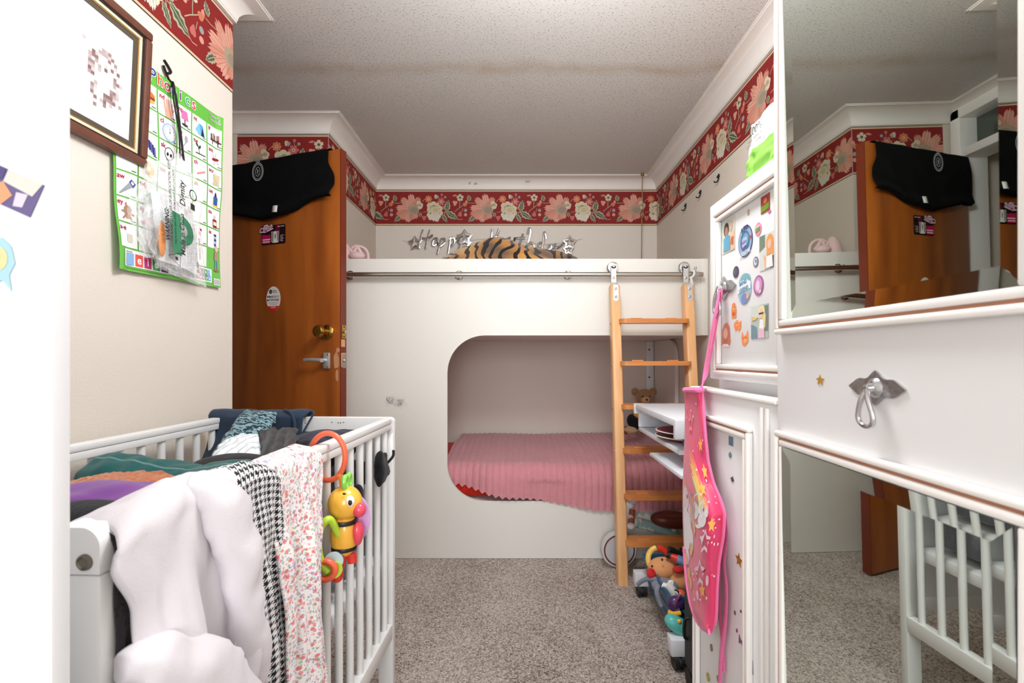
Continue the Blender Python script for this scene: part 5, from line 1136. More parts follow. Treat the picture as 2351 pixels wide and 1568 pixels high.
s = ST(XU, (1748, 447, 1768, 487)).sheet(SQ, (168, 70, 56)); s.poly([(-.9, -.9), (.9, -.7), (.9, -.05), (-.9, -.2)], (120, 160, 60)).el(.1, .3, .4, .3, (220, 130, 110), 1); s.done('small red and green square sticker in the upper corner of the door', group=GP)
s = ST(XU, (1764, 482, 1771, 489)).sheet(circ(), (214, 120, 180)); s.done('tiny pink dot sticker under the red and green square', group=GP)
s = ST(XU, (1717, 481, 1721, 493)).sheet(SQ, (190, 160, 140)); s.done('tiny brown sliver of sticker between the photo and the red square', group=GP)
s = ST(XU, (1745, 535, 1783, 617)).sheet(SQ, (214, 220, 218)); s.poly([(-1, .1), (-.3, .3), (-.3, 1), (-1, 1)], (120, 140, 124)).poly([(.3, -1), (1, -1), (1, -.3), (.3, -.4)], (80, 84, 88)); s.fa.up()
s.el(.3, .42, .44, .48, (232, 160, 96)).poly([(-.05, .3), (.7, .3), (.8, -.35), (.45, -.2), (-.1, -.3)], (232, 160, 96), 0).el(.28, .36, .24, .27, (240, 190, 164), 1).poly([(-.3, -.95), (-.5, -.1), (-.2, -.3), (0, -.95)], (238, 184, 154), 1).poly([(-.1, -.95), (.7, -.95), (.6, -.25), (-.1, -.3)], (240, 240, 240), 1)
s.done('photo sticker of a person with long fair hair beside the wardrobe edge', group=GP)
s = ST(XU, (1730, 589, 1742, 613)).sheet(circ(), (120, 124, 140)); s.el(0, 0, .7, .72, (206, 210, 222)).el(.2, .1, .3, .3, (110, 112, 130), 1); s.done('small grey oval sticker just below the rockstar badge', group=GP)
s = ST(XU, (1684, 611, 1697, 638)).sheet(circ(), (74, 62, 92)); s.el(-.1, .1, .6, .6, (92, 80, 112)); s.done('small plain dark purple oval sticker', group=GP)
s = ST(XU, (1695, 627, 1726, 699)).sheet(circ(), (150, 186, 206)); s.el(.2, .55, .7, .4, (120, 176, 186)).poly([(-.95, -.25), (.95, -.05), (.95, .35), (.3, .6), (-.95, .5)], (226, 238, 244), 1).el(0, -.62, .5, .34, (110, 136, 190), 1).el(.55, -.5, .22, .2, (222, 170, 130), 2)
s.text('BAND', -.12, .30, .36, (84, 136, 172), 1.1, .12, .03, 3); s.text('LEGEND', -.02, -.12, .34, (84, 136, 172), 1.05, .12, .03, 3); s.done('round pale blue band legend badge sticker', group=GP)
s = ST(XU, (1731, 632, 1754, 679)).sheet(circ(), (168, 92, 158)); s.el(0, .05, .78, .78, (206, 150, 196)).el(-.05, .0, .40, .52, (232, 206, 224), 1).el(.4, -.6, .28, .2, (224, 190, 216), 2); s.done('round purple sticker beside the band legend badge', group=GP)
CAT = (236, 138, 72)
s = ST(XU, (1679, 694, 1692, 731)).sheet([(-.7, -1), (.8, -.95), (.9, .2), (.6, .75), (.1, 1), (-.5, .8), (-.8, .2)], CAT); s.el(-.1, .3, .5, .3, (244, 170, 110)).el(-.2, .4, .1, .08, (90, 40, 30), 1).el(.3, .4, .1, .08, (90, 40, 30), 1).poly([(-.5, -.6), (.5, -.5), (.4, -.2), (-.4, -.3)], (206, 100, 50), 1); s.done('orange cartoon animal sticker standing upright, highest of three', group=GP)
s = ST(XU, (1686, 734, 1703, 761)).sheet([(-.9, -.3), (-.5, -1), (-.2, -.5), (.4, -1), (.9, -.4), (.9, .8), (.4, .5), (0, 1), (-.5, .8), (-1, .4)], CAT); s.el(0, .3, .5, .35, (244, 170, 110)).el(-.2, .4, .1, .1, (90, 40, 30), 1).el(.2, .4, .1, .1, (90, 40, 30), 1); s.done('orange cartoon animal sticker with pointed feet, middle of three', group=GP)
s = ST(XU, (1703, 759, 1720, 795)).sheet([(-.7, -.8), (.0, -1), (.8, -.5), (.9, .2), (.7, 1), (.3, .4), (-.4, .3), (-.7, .9), (-1, .2)], CAT); s.el(-.3, 0, .14, .1, (200, 50, 60)).el(.1, -.3, .5, .3, (244, 170, 110)).el(.3, .1, .1, .08, (90, 40, 30), 1); s.done('orange cartoon animal sticker with raised arms, lowest of three', group=GP)
s = ST(XU, (1726, 700, 1765, 777)).sheet(SQ, (176, 190, 184)); s.poly([(-1, .35), (.1, .2), (.1, 1), (-1, 1)], (208, 214, 206)).poly([(.5, -.6), (1, -.6), (1, .9), (.6, .9)], (112, 126, 118)).poly([(-1, -1), (-.2, -1), (-.3, -.3), (-1, -.1)], (110, 140, 156)); s.fa.up()
s.el(.3, .56, .36, .40, (238, 222, 170)).poly([(.3, .6), (.75, .4), (.7, -.4), (.45, -.3)], (236, 214, 150)).el(.26, .48, .22, .26, (240, 198, 172), 1).poly([(-.02, .52), (.52, .54), (.5, .44), (0, .42)], (50, 46, 50), 2).poly([(-.9, .1), (-.3, .16), (-.2, .3), (-.8, .3)], (238, 190, 100), 1).poly([(-.1, -.98), (.65, -.98), (.6, -.45), (.0, -.4)], (236, 186, 206), 1).poly([(0, -.4), (.6, -.45), (.5, .1), (.1, .14)], (240, 240, 244), 1)
s.done('photo sticker of a person in sunglasses, lowest photo on the door', group=GP)
s = ST(XU, (1657, 741, 1679, 796)).sheet([(-.9, -.9), (.6, -1), (.9, -.6), (.7, .6), (.2, 1), (-.4, .9), (-.8, .4)], (196, 116, 84)); s.el(-.05, .1, .5, .48, (236, 178, 150)).el(-.05, .05, .34, .34, (240, 196, 172), 1).poly([(-.9, -1), (.8, -1), (.4, -.78), (-.5, -.75)], (240, 232, 228), 1); s.done('cut out sticker of a brown haired head near the bottom corner of the upper door', group=GP)
s = ST(XU-.0086, (1688, 853, 1705, 857)).sheet(SQ, (226, 70, 110)); s.done('pink scrap stuck on the lower moulding of the sticker covered door', group=GP)
# foil shapes on the lower door
GC = 'foil confetti shapes on the lower cupboard door'
DIA = [(-.8, .1), (-.2, -1), (.9, -.3), (.3, 1)]
BOW = [(-1, -.8), (0, -.2), (1, -1), (.8, .9), (0, .25), (-.9, 1)]
LEAF = [(-.3, -1), (.5, -.6), (.8, .1), (.2, 1), (-.6, .5), (-.8, -.3)]
def star_u(): return [(u, v) for u, v in starp(0, 0, 1, .45)]
for b, p, c, lb in (((1674, 1002, 1684, 1023), SQ, (110, 152, 176), 'blue square foil sticker at the top of the lower door'), ((1673, 1037, 1682, 1052), LEAF, (130, 182, 196), 'pale blue drop foil sticker under the blue square'),
    ((1677, 1093, 1687, 1107), DIA, (120, 124, 132), 'grey diamond foil sticker beside the apron curve'), ((1714, 1090, 1721, 1099), LEAF, (160, 160, 164), 'tiny grey foil sticker by the moulding'),
    ((1689, 1269, 1706, 1303), star_u(), (196, 150, 62), 'gold star foil sticker on the lower door'), ((1685, 1401, 1691, 1413), LEAF, (126, 160, 120), 'tiny green foil sticker below the gold star'),
    ((1699, 1399, 1704, 1407), DIA, (160, 80, 90), 'tiny red foil fleck right beside the green one'), ((1690, 1442, 1695, 1453), DIA, (180, 90, 120), 'tiny rose foil fleck above the purple bow'),
    ((1697, 1462, 1708, 1486), BOW, (150, 84, 140), 'purple bow shaped foil sticker'), ((1716, 1441, 1728, 1468), LEAF, (176, 180, 168), 'silvery petal foil sticker by the moulding'),
    ((1722, 1510, 1730, 1545), BOW, (116, 104, 124), 'dark mauve foil sticker low by the moulding'), ((1630, 1477, 1638, 1497), LEAF, (140, 130, 104), 'bronze leaf foil sticker below the apron'),
    ((1621, 1543, 1632, 1566), LEAF, (190, 180, 80), 'yellow foil sticker near the floor by the apron tie'), ((1645, 1548, 1652, 1566), DIA, (140, 134, 138), 'grey foil sliver beside the apron tie')):
    s = ST(XLo, b).sheet(p, c); s.el(0, 0, .3, .3, tuple(min(255, int(q*1.12)) for q in c)); s.done(lb, group=GC, m=mat('foil print', (255, 255, 255), .3, .5, build=_print))
s = ST(XM, (1874, 860, 1894, 886)).sheet(star_u(), (206, 158, 66)); s.done('gold star foil sticker on the mirror wardrobe beside its handle', m=mat('foil print', (255, 255, 255), .3, .5, build=_print))

# shopping bag on the cupboard
sb = thing('paper_bag', 'white bag with a lime green band standing on the sticker covered cupboard', 'bag', (.60, .85, 1.385))
def bagw(u, v):
    # wraps round: front face along y, then the end facing the room's far side
    t = u*2*PI; e_ = .55; cx = math.copysign(abs(math.cos(t))**e_, math.cos(t)); cy = math.copysign(abs(math.sin(t))**e_, math.sin(t))
    z = 1.3855+v*.105; g = 1+.03*math.sin(v*5)+.04*ns((cx*3, cy*3, v*4), 1, 4)
    return Vector((.545+cx*.095*g+.006*ns((cx*7, cy*7, v*9), 1, 6), .86+cy*.098*g, z+.006*ns((cx*2, cy*2, 0), 1, 8)*v+.012*v*(-cy*.5+.5)))
mb = MB(); grid(mb, bagw, 96, 40)
for i, f in enumerate(mb.f):
    zc = sum(mb.v[k].z for k in f)/len(f); mb.c[i] = lin((140, 204, 84) if 1.389 < zc < 1.443 else (234, 236, 236) if zc > 1.443 else (214, 232, 190))
mb.build('bag_body', M_print, sb, angle=0)
mpb = lambda u, v, h: Vector((.545-.095*(1+.03*math.sin((v-1.3855)/.105*5))-.006-h, u, v))
fa = FA(mp=lambda u, v, h: mpb(.86-u, v, h), step=.0003)
fa.text('100%', -.02, 1.470, .022, (46, 48, 50), 'c', .0); fa.text('recyclable &', -.022, 1.4585, .0105, (90, 92, 94), 'c', .0); fa.text('compostable', -.022, 1.4490, .0105, (90, 92, 94), 'c', .0)
fa.mb.build('print', M_print, sb)

# ------------------------------------------------------------------ apron hanging from the cupboard handle
M_ap = mat('pink wipe-clean fabric', (212, 52, 100), .5, bump=.25, bscale=60, var=.08, vscale=8, sheen=.2)
M_bind = fabric('pink binding tape', (236, 118, 172), .4, 300)
ap = thing('apron', 'pink rainbow and unicorn child apron hanging from the cupboard door handle', 'apron', (XU-.04, .95, .5))
# outline: free (far) edge and bound (near) edge in (y, z) by photo rows, on the hanging plane
FARX = [(893, 1572), (950, 1573), (1010, 1572), (1060, 1570), (1120, 1568), (1200, 1568), (1280, 1571), (1340, 1576), (1380, 1583), (1410, 1592), (1432, 1604), (1445, 1616), (1450, 1627)]
NEAX = [(893, 1612), (950, 1616), (1000, 1620), (1060, 1626), (1110, 1638), (1150, 1655), (1180, 1664), (1230, 1660), (1290, 1650), (1350, 1646), (1400, 1645), (1425, 1643), (1442, 1636), (1450, 1629)]
def itp(tb, r_):
    for (a, b), (c, d) in zip(tb, tb[1:]):
        if r_ <= c: return lerp(b, d, (r_-a)/(c-a))
    return tb[-1][1]
XA_ = lambda u, v: .385-.030*u*math.sin(PI*min(1, v*1.1+.05))-.012*math.sin(u*PI)  # billows into the room
def apf(u, v, h=0):
    r_ = lerp(893, 1450, v); px = lerp(itp(NEAX, r_), itp(FARX, r_), u); X = .392-.034*math.sin(PI*(.12+.88*u)*.9)*(.35+.65*sst(0, .5, v))-.004*math.sin(u*6+v*9)-h
    return PX(px, r_, X)
sh_ = grid(MB(), lambda u, v: apf(u, v), 44, 90).build('panel', M_ap, ap, angle=0, solid=.0015)
tube(MB(), [apf(0, k/60, .002) for k in range(61)]+[apf(k/10, 1, .002) for k in range(1, 11)]+[apf(1, 1-k/20*.35, .002) for k in range(1, 21)], .0035, 8, flat=(1.6, .7, (1, 0, 0))).build('binding', M_bind, ap)
tube(MB(), smooth_path([apf(k/8, .004, .003) for k in range(9)], 3), .006, 8).build('neck_binding', M_bind, ap)
H0 = PX(1650, 668, .414)
def strap(pts, wd, nm='strap', th=.0016): return tube(MB(), smooth_path(pts, 8), wd, 8, flat=(1, th/wd, (1, 0, 0))).build(nm, M_bind, ap)
strap([apf(.02, .0, .004), PX(1618, 850, .40), PX(1638, 740, .405), PX(1648, 692, .410), H0], .0062)
strap([apf(.14, .0, -.004), PX(1622, 860, .412), PX(1644, 745, .414), PX(1653, 695, .416), H0+Vector((.004, -.004, .001))], .0058)
strap([PX(1663, 1172, .385), PX(1667, 1230, .395), PX(1661, 1290, .394), PX(1667, 1350, .395), PX(1664, 1430, .396), PX(1656, 1500, .396), PX(1652, 1580, .396), PX(1649, 1640, .396)], .0085, 'tie')
strap([PX(1660, 1190, .392), PX(1654, 1260, .398), PX(1650, 1330, .398), PX(1652, 1400, .399), PX(1658, 1470, .399), PX(1660, 1540, .399)], .008, 'tie')
fa = FA(mp=lambda u, v, h: apf(u, v, .0012+h), step=.0004); random.seed(6)
# u 0 = bound edge, 1 = free edge
def arc(cx, cy, r0, r1, c, a0=10, a1=100, n=14, dh=0):
    A = [math.radians(lerp(a0, a1, k/n)) for k in range(n+1)]
    P_ = [(cx-r1*math.cos(a)*1.75, cy-r1*math.sin(a)*.62) for a in A]+[(cx-r0*math.cos(a)*1.75, cy-r0*math.sin(a)*.62) for a in reversed(A)]
    fa.mb.add([fa.mp(max(.02, min(.99, u)), v, fa.h+dh*fa.step) for u, v in P_], [[k, k+1, 2*n-k, 2*n+1-k] for k in range(n)], lin(c))
for k, c in enumerate(((240, 130, 120), (246, 190, 100), (244, 226, 140), (130, 196, 96), (120, 180, 226), (150, 150, 214))): arc(1.06, .47, .36-k*.045, .405-k*.045, c, -6, 92)
fa.up()
cl = (240, 238, 242)
for a, b, r_ in ((.60, .47, .13), (.50, .50, .12), (.62, .53, .15), (.74, .50, .13), (.54, .54, .10)): fa.ellipse(a, b, r_, r_*.30, cl); fa.up(.3)
fa.up(); uw = (236, 232, 240)
fa.ellipse(.93, .44, .06, .045, uw); fa.poly([(.99, .43), (.86, .42), (.84, .47), (.90, .50), (.82, .53), (.80, .60), (.86, .66), (.99, .66)], uw); fa.poly([(.82, .56), (.76, .60), (.74, .66), (.78, .68), (.84, .62)], uw); fa.poly([(.90, .62), (.86, .70), (.90, .73), (.96, .66)], uw)
fa.up(); fa.poly([(.93, .405), (.90, .36), (.885, .408)], (238, 190, 110)); fa.ellipse(.885, .443, .014, .010, (60, 44, 70))
for k, c in enumerate(((226, 150, 170), (238, 190, 120), (140, 150, 200), (238, 176, 96))): fa.stroke([(.84-.03*k, .41+.01*k), (.80-.025*k, .46+.01*k), (.82-.02*k, .52), (.74-.01*k, .56+.012*k)], .028, c); fa.up(.4)
for a, b in ((.80, .66), (.90, .76), (.94, .70), (.86, .80)): fa.ellipse(a, b, .04, .025, (232, 178, 110))
def st_(u, v, r_, c, line=False):
    p = [(u+a*r_*1.9, v-b*r_*.62) for a, b in starp(0, 0, 1, .5)]
    fa.stroke(p, r_*.22, c, closed=True) if line else fa.poly(p, c)
st_(.45, .63, .075, (244, 206, 224), True); st_(.56, .76, .085, (244, 206, 224), True); st_(.72, .14, .06, (248, 150, 160), True)
for u, v in ((.28, .23), (.30, .56), (.40, .41), (.22, .34), (.5, .83)): st_(u, v, .055, (246, 170, 84))
for k in range(52):
    u, v = random.uniform(.1, .92), random.uniform(.03, .95)
    if .55 < u and .3 < v < .72: continue
    fa.ellipse(u, v, random.choice([.013, .018, .028]), random.choice([.0032, .0045, .007]), random.choice([(250, 214, 226), (244, 226, 234), (240, 140, 170)]), n=10)
fa.ellipse(.33, .79, .05, .022, (246, 200, 220), n=14); fa.ellipse(.68, .85, .04, .02, (246, 200, 220), n=14)
fa.mb.build('print', M_gloss, ap, angle=0)

# ------------------------------------------------------------------ computer trolley
M_lam = mat('white laminate', (222, 226, 234), .35)
tr = thing('trolley_desk', 'white computer trolley desk on black castors beside the ladder', 'desk', (.74, 1.82, 0))
X0, X1 = .522, .93
box(MB(), X0, 1.552, .815, X1, 2.105, .838, .002).build('desktop', M_lam, tr)
box(MB(), X0-.004, 2.085, .795, X0+.030, 2.112, .8385, .003).build('corner_bracket', M_lam, tr); box(MB(), X0-.004, 1.545, .775, X1, 1.566, .8385, .003).build('front_rail', M_lam, tr)
box(MB(), X0+.018, 1.572, .718, X1-.02, 2.10, .734, .002).build('keyboard_shelf', M_lam, tr)
box(MB(), X0+.016, 2.086, .736, X1-.02, 2.10, .812, .001).build('back_panel', M_lam, tr)
prism(MB(), rr(.655, -.012, .80, .012, .011), lambda u, v, h: Vector((X0+.045+v, 1.556-h, u)), .010, t0=0).build('shelf_bracket', M_lam, tr)
box(MB(), X0, 1.50, .655, X1-.05, 1.86, .668, .002).build('side_shelf', M_lam, tr)
box(MB(), X0+.055, 1.66, .045, X1-.03, 2.03, .054, .001).build('bottom_shelf', M_lam, tr)
for y in (1.585, 2.062):
    box(MB(), X0-.012, y-.028, .048, X1, y+.022, .104, .003).build('foot_beam', M_lam, tr)
    box(MB(), X1-.06, y-.02, .1045, X1-.02, y+.02, .815, .003).build('leg', M_lam, tr)
    for x in (X0+.018, X1-.03):
        mb = MB(); cyl(mb, (x-.019, y-.012, .0272), (x-.004, y-.012, .0272), .027, n=22); cyl(mb, (x+.004, y-.012, .0272), (x+.019, y-.012, .0272), .027, n=22)
        c = mb.build('castor', M_black, tr); mb = MB(); ell(mb, (x, y-.012, .030), (.022, .0285, .0165), 18, 12); cyl(mb, (x, y, .04), (x, y, .0478), .007, n=10); mb.build('castor_hood', M_black, c)
# red lids on the shelves
M_lid = mat('dark red plastic', (150, 30, 44), .35, var=.1); M_rim = mat('cream rim', (232, 224, 214), .4)
for nm, (x, y, z, r_, lb) in enumerate(((.640, 1.76, .7345, .118, 'dark red plate with a cream rim on the trolley shelf, under another'), (.636, 1.75, .7545, .116, 'dark red plate with a cream rim lying on top of its twin'))):
    t_ = thing('plate', lb, 'plate', (x, y, z), group='red plates on the trolley shelf')
    lathe(MB(), [(.05, 0), (r_*.7, .004), (r_, .0175), (r_-.004, .0195), (r_*.62, .0095), (.01, .008)], (x, y, z), n=44).build('dish', M_lid, t_, angle=50)
    tube(MB(), [(x+r_*math.cos(2*PI*k/48), y+r_*math.sin(2*PI*k/48), z+.0185) for k in range(48)], .0022, 8, closed=True).build('rim', M_rim, t_)
lathe(MB(), [(.06, 0), (.075, .02), (.082, .045), (.078, .047), (.070, .022), (.01, .008)], (.645, 1.63, .6685), n=40).build('red_bowl', M_lid, label='dark red bowl on the small side shelf of the trolley', cat='bowl')
box(MB(), .575, 1.60, .735, .60, 1.64, .762, .004).build('blue_box', mat('blue plastic', (40, 110, 160), .35), label='small blue block in front of the red plates', cat='box')
# ------------------------------------------------------------------ crate of toys
M_crate = mat('petrol blue plastic', (42, 92, 126), .35, var=.08)
cr = thing('toy_crate', 'petrol blue ribbed plastic crate full of toys on the trolley base', 'crate', (.68, 1.80, .055))
x0, x1, y0, y1, zb, zt = .546, .84, 1.665, 2.005, .055, .200
def crate_ring(d, z, t): return [(x0-d, y0-d, z), (x1+d, y0-d, z), (x1+d, y1+d, z), (x0-d, y1+d, z)]
mb = MB(); lv_ = [(.0, zb), (.012, zb+.04), (.006, zb+.042), (.018, zb+.08), (.012, zb+.082), (.026, zt-.02), (.034, zt-.018), (.034, zt), (.024, zt), (.014, zb+.06), (-.006, zb+.004)]
vs = [p for d, z in lv_ for p in crate_ring(d*.8-.014, z, 0)]; fs = [[i*4+k, i*4+(k+1) % 4, i*4+4+(k+1) % 4, i*4+4+k] for i in range(len(lv_)-1) for k in range(4)]+[[3, 2, 1, 0], [len(lv_)*4-4+k for k in range(4)]]
mb.add(vs, fs); mb.build('shell', M_crate, cr, angle=25)
for i in range(3): box(MB(), x0-.012, y0-.026-.002*i, zb+.022+.037*i, x1, y0-.012, zb+.034+.037*i, .003).build('rib', M_crate, cr)
M_tan = fabric('tan plush', (222, 158, 108), .5, 260); M_rp = fabric('red felt', (206, 44, 44), .3, 300); M_bead = mat('black bead', (24, 20, 20), .2); M_gp = fabric('grey plush', (132, 136, 150), .5, 260); M_wp = fabric('white plush', (236, 234, 230), .5, 260)
def dsp(a, f_, sd): return lambda p: a*ns(p, f_, sd)
tb = thing('plush_toy', 'tan plush animal with red ears lying across the toy crate', 'soft toy', (.66, 1.85, .24))
def Q(px, py, d): return P(px, py, d)
b_ = ell(MB(), Q(1522, 1305, 1.86), (.058, .05, .043), 28, 18, disp=dsp(.05, 16, 1)).build('head', M_tan, tb)
ell(MB(), Q(1566, 1330, 1.84), (.065, .06, .048), 28, 18, disp=dsp(.05, 16, 2)).build('body', M_tan, tb)
for px, py in ((1520, 1285), (1497, 1300)): ell(MB(), Q(px, py, 1.808), (.0045,)*3, 12, 8).build('eye', M_bead, tb)
e_ = ell(MB(), Q(1495, 1316, 1.83), (.018, .02, .019), 18, 12).build('ear', M_rp, tb); ell(MB(), Q(1557, 1308, 1.80), (.022, .018, .012), 18, 12).build('paw', M_rp, tb)
yr = thing('ring_toy', 'yellow and red plastic ring handle toy at the back of the crate', 'toy', (.56, 1.95, .22))
c0 = Q(1512, 1285, 1.90)
def rg(a): return c0+Vector((.042*math.cos(a), .012*math.sin(a), .044*math.sin(a)))
tube(MB(), [rg(math.radians(100+10*k)) for k in range(19)], .011, 12).build('handle', mat('butter plastic', (240, 202, 104), .3), yr); tube(MB(), [rg(math.radians(-20+10*k)) for k in range(12)], .012, 12).build('top_band', M_red, yr)
tt = thing('spray_bottle', 'black and red bottle with a blue label lying over the toys', 'bottle', (.62, 1.9, .26))
a, b = Q(1530, 1272, 1.84), Q(1590, 1298, 1.80); d_ = (b-a)
tube(MB(), [a, a+d_*.16], .013, 16).build('cap', M_black, tt); tube(MB(), [a+d_*.16, a+d_*.42], [.010, .016], 16).build('shoulder', M_red, tt); tube(MB(), [a+d_*.42, a+d_*.8], .0165, 18).build('label_band', mat('blue label', (128, 160, 206), .35, var=.2, vscale=90), tt); tube(MB(), [a+d_*.8, b], .016, 16).build('base', M_red, tt)
tube(MB(), smooth_path([Q(1535, 1262, 1.93), Q(1560, 1274, 1.93), Q(1590, 1284, 1.93)], 4), .016, 14).build('black_remote', M_black, label='black stick shaped toy behind the bottle in the crate', cat='toy')
ge = thing('grey_plush', 'grey plush with long arms dangling over the crate rim', 'soft toy', (.56, 1.8, .2))
ell(MB(), Q(1527, 1345, 1.80), (.050, .045, .028), 24, 14, disp=dsp(.08, 18, 4)).build('body', M_gp, ge)
tube(MB(), smooth_path([Q(1515, 1332, 1.80), Q(1492, 1328, 1.83), Q(1474, 1334, 1.87), Q(1464, 1342, 1.89)], 6), lambda t: .010-.002*t, 14).build('arm', M_gp, ge)
tube(MB(), smooth_path([Q(1512, 1342, 1.76), Q(1508, 1358, 1.75), Q(1514, 1380, 1.745), Q(1519, 1392, 1.74)], 6), lambda t: .010-.002*t, 14).build('arm', M_gp, ge)
tube(MB(), smooth_path([Q(1530, 1350, 1.75), Q(1534, 1372, 1.74), Q(1540, 1392, 1.735)], 6), .009, 14).build('leg', M_gp, ge)
wp = thing('white_plush', 'small white plush with stubby limbs on the crate edge', 'soft toy', (.6, 1.7, .2))
tube(MB(), smooth_path([Q(1532, 1340, 1.735), Q(1545, 1360, 1.725), Q(1558, 1384, 1.715)], 6), lambda t: .015+.005*t, 16).build('body', M_wp, wp)
for pts in (((1540, 1352, 1.73), (1527, 1346, 1.735), (1522, 1343, 1.74)), ((1538, 1350, 1.73), (1541, 1338, 1.74), (1540, 1332, 1.745))): tube(MB(), smooth_path([Q(*p) for p in pts], 5), .011, 12).build('limb', M_wp, wp)
tube(MB(), smooth_path([Q(1548, 1354, 1.702), Q(1556, 1357, 1.698), Q(1558, 1362, 1.695)], 4), .0024, 6).build('stitched_mark', M_bead, wp)
ell(MB(), Q(1562, 1365, 1.74), (.02, .02, .018), 16, 10).build('orange_block', M_or, label='orange toy piece tucked behind the white plush', cat='toy')
pt_ = thing('purple_toy', 'purple plastic figure toy hanging over the near crate edge', 'toy', (.59, 1.63, .15))
M_pu = mat('purple plastic', (70, 40, 92), .3)
ell(MB(), Q(1552, 1384, 1.645), (.030, .022, .024), 18, 12).build('body', M_pu, pt_); tube(MB(), smooth_path([Q(1535, 1385, 1.64), Q(1545, 1398, 1.635), Q(1560, 1400, 1.63)], 5), .008, 10).build('arm', M_pu, pt_); tube(MB(), smooth_path([Q(1550, 1390, 1.63), Q(1556, 1374, 1.63), Q(1562, 1366, 1.635)], 5), .006, 10).build('horn', mat('plum plastic', (104, 50, 100), .3), pt_)
tube(MB(), smooth_path([Q(1534, 1404, 1.622), Q(1546, 1409, 1.618), Q(1562, 1407, 1.62)], 5), .0075, 10).build('yellow_band', M_ye, label='yellow curved toy piece above the teal toy', cat='toy')
tl_ = thing('teal_toy', 'teal rounded plastic toy leaning against the near end of the crate', 'toy', (.58, 1.6, .06))
T3 = Matrix.Rotation(.55, 3, 'Y')
ell(MB(), Q(1558, 1436, 1.605), (.052, .03, .026), 28, 16, T=T3, power=.85).build('shell', mat('teal plastic', (92, 186, 178), .3), tl_); ell(MB(), Q(1560, 1426, 1.582), (.008, .006, .007), 12, 8).build('button', M_ye, tl_)
# ------------------------------------------------------------------ black suitcase
su = thing('suitcase', 'black wheeled suitcase standing between the trolley and the cupboard', 'suitcase', (.73, 1.36, 0))
M_case = mat('black nylon', (30, 30, 32), .6, bump=.4, bscale=600)
box(MB(), .530, 1.20, .055, .93, 1.515, .62, .03, 4).build('shell', M_case, su)
tube(MB(), smooth_path([(.531, 1.455, .235), (.520, 1.457, .23), (.517, 1.459, .20), (.520, 1.461, .172), (.531, 1.463, .167)], 5), .005, 10).build('carry_handle', M_black, su)
for x in (.552, .905):
    for y in (1.24, 1.482): cyl(MB(), (x-.014, y, .0305), (x+.014, y, .0305), .030, n=22).build('wheel', M_black, su)
# ------------------------------------------------------------------ balance bike behind the ladder
bk = thing('balance_bike', 'mint and brown toddler balance bike standing behind the ladder', 'balance bike', (.62, 2.34, 0))
M_mint = mat('mint paint', (150, 186, 184), .35); M_bw = mat('warm white plastic', (226, 222, 218), .35); M_bbr = mat('brown rubber', (150, 84, 56), .5); M_seat = mat('brown saddle vinyl', (98, 42, 26), .35); M_tyre = mat('grey foam tyre', (196, 196, 194), .6); M_br = mat('maroon ring', (104, 46, 42), .5)
yb_ = 2.335
def wheel(x, nm):
    R = .0905; w_ = lathe(MB(), [(.045, -.019), (.072, -.021), (.085, -.019), (R, -.010), (R, .010), (.085, .019), (.072, .021), (.045, .019)], (x, yb_, R+.0005), (0, -1, 0), 48).build(nm, M_tyre, bk)
    lathe(MB(), [(.076, .0), (.077, .0215), (.070, .0225), (.069, .0)], (x, yb_, R+.0005), (0, -1, 0), 48, cap=False).build('rim_ring', M_br, w_)
    lathe(MB(), [(.0695, .015), (.0695, .0225), (.02, .024), (.018, .030), (.001, .031)], (x, yb_, R+.0005), (0, -1, 0), 40).build('hub_disc', mat('pale grey plastic', (190, 188, 192), .35), w_)
wheel(.500, 'wheel'); wheel(.875, 'wheel')
tube(MB(), smooth_path([(.512, yb_-.001, .185), (.528, yb_, .23), (.556, yb_, .30), (.563, yb_, .322)], 5), .022, 20).build('steering_tube', M_bw, bk)
for s in (-1, 1): tube(MB(), [(.502, yb_+s*.027, .092), (.512, yb_+s*.024, .19), (.53, yb_+s*.005, .225)], .008, 10).build('fork', M_bw, bk)
lathe(MB(), [(.020, 0), (.022, .002), (.021, .004), (.016, .0015), (.001, .001)], (.563, yb_-.004, .325), (.15, -.35, 1), 24).build('tube_cap', mat('grey cap', (150, 148, 156), .4), bk)
hb = tube(MB(), [(.566, yb_+.05, .285), (.556, yb_-.02, .268), (.550, yb_-.048, .262)], .012, 14).build('handlebar', M_bw, bk)
tube(MB(), [(.564, yb_-.020, .293), (.552, yb_-.045, .236)], .0155, 18).build('grip', M_bbr, hb); ell(MB(), (.550, yb_-.049, .222), (.020, .016, .018), 20, 14).build('grip_end', M_bw, hb)
tube(MB(), [(.555, yb_, .232), (.606, yb_, .220)], .026, 22).build('head_joint', M_bw, bk)
tube(MB(), smooth_path([(.585, yb_, .224), (.68, yb_, .198), (.76, yb_, .165), (.875, yb_, .095)], 6), lambda t: .027-.006*t, 22).build('frame', M_mint, bk)
ell(MB(), (.775, yb_, .235), (.115, .055, .040), 30, 18, T=Matrix.Rotation(.06, 3, 'Y'), power=.9).build('saddle', M_seat, bk); tube(MB(), [(.77, yb_, .16), (.775, yb_, .21)], .014, 14).build('seat_post', M_bw, bk)
dv = Vector((.68-.585, 0, .198-.224)).normalized()
fa = FA((.598, yb_-.0262, .211), dv, Vector((-dv.z, 0, dv.x)) if dv.x > 0 else (0, 0, 1), step=.0003)
fa.mb.c and None
fa.text('LuLz-Fun', .0, -.006, .020, (240, 244, 244), 'l', .025); fa.mb.build('lettering', M_print, bk)
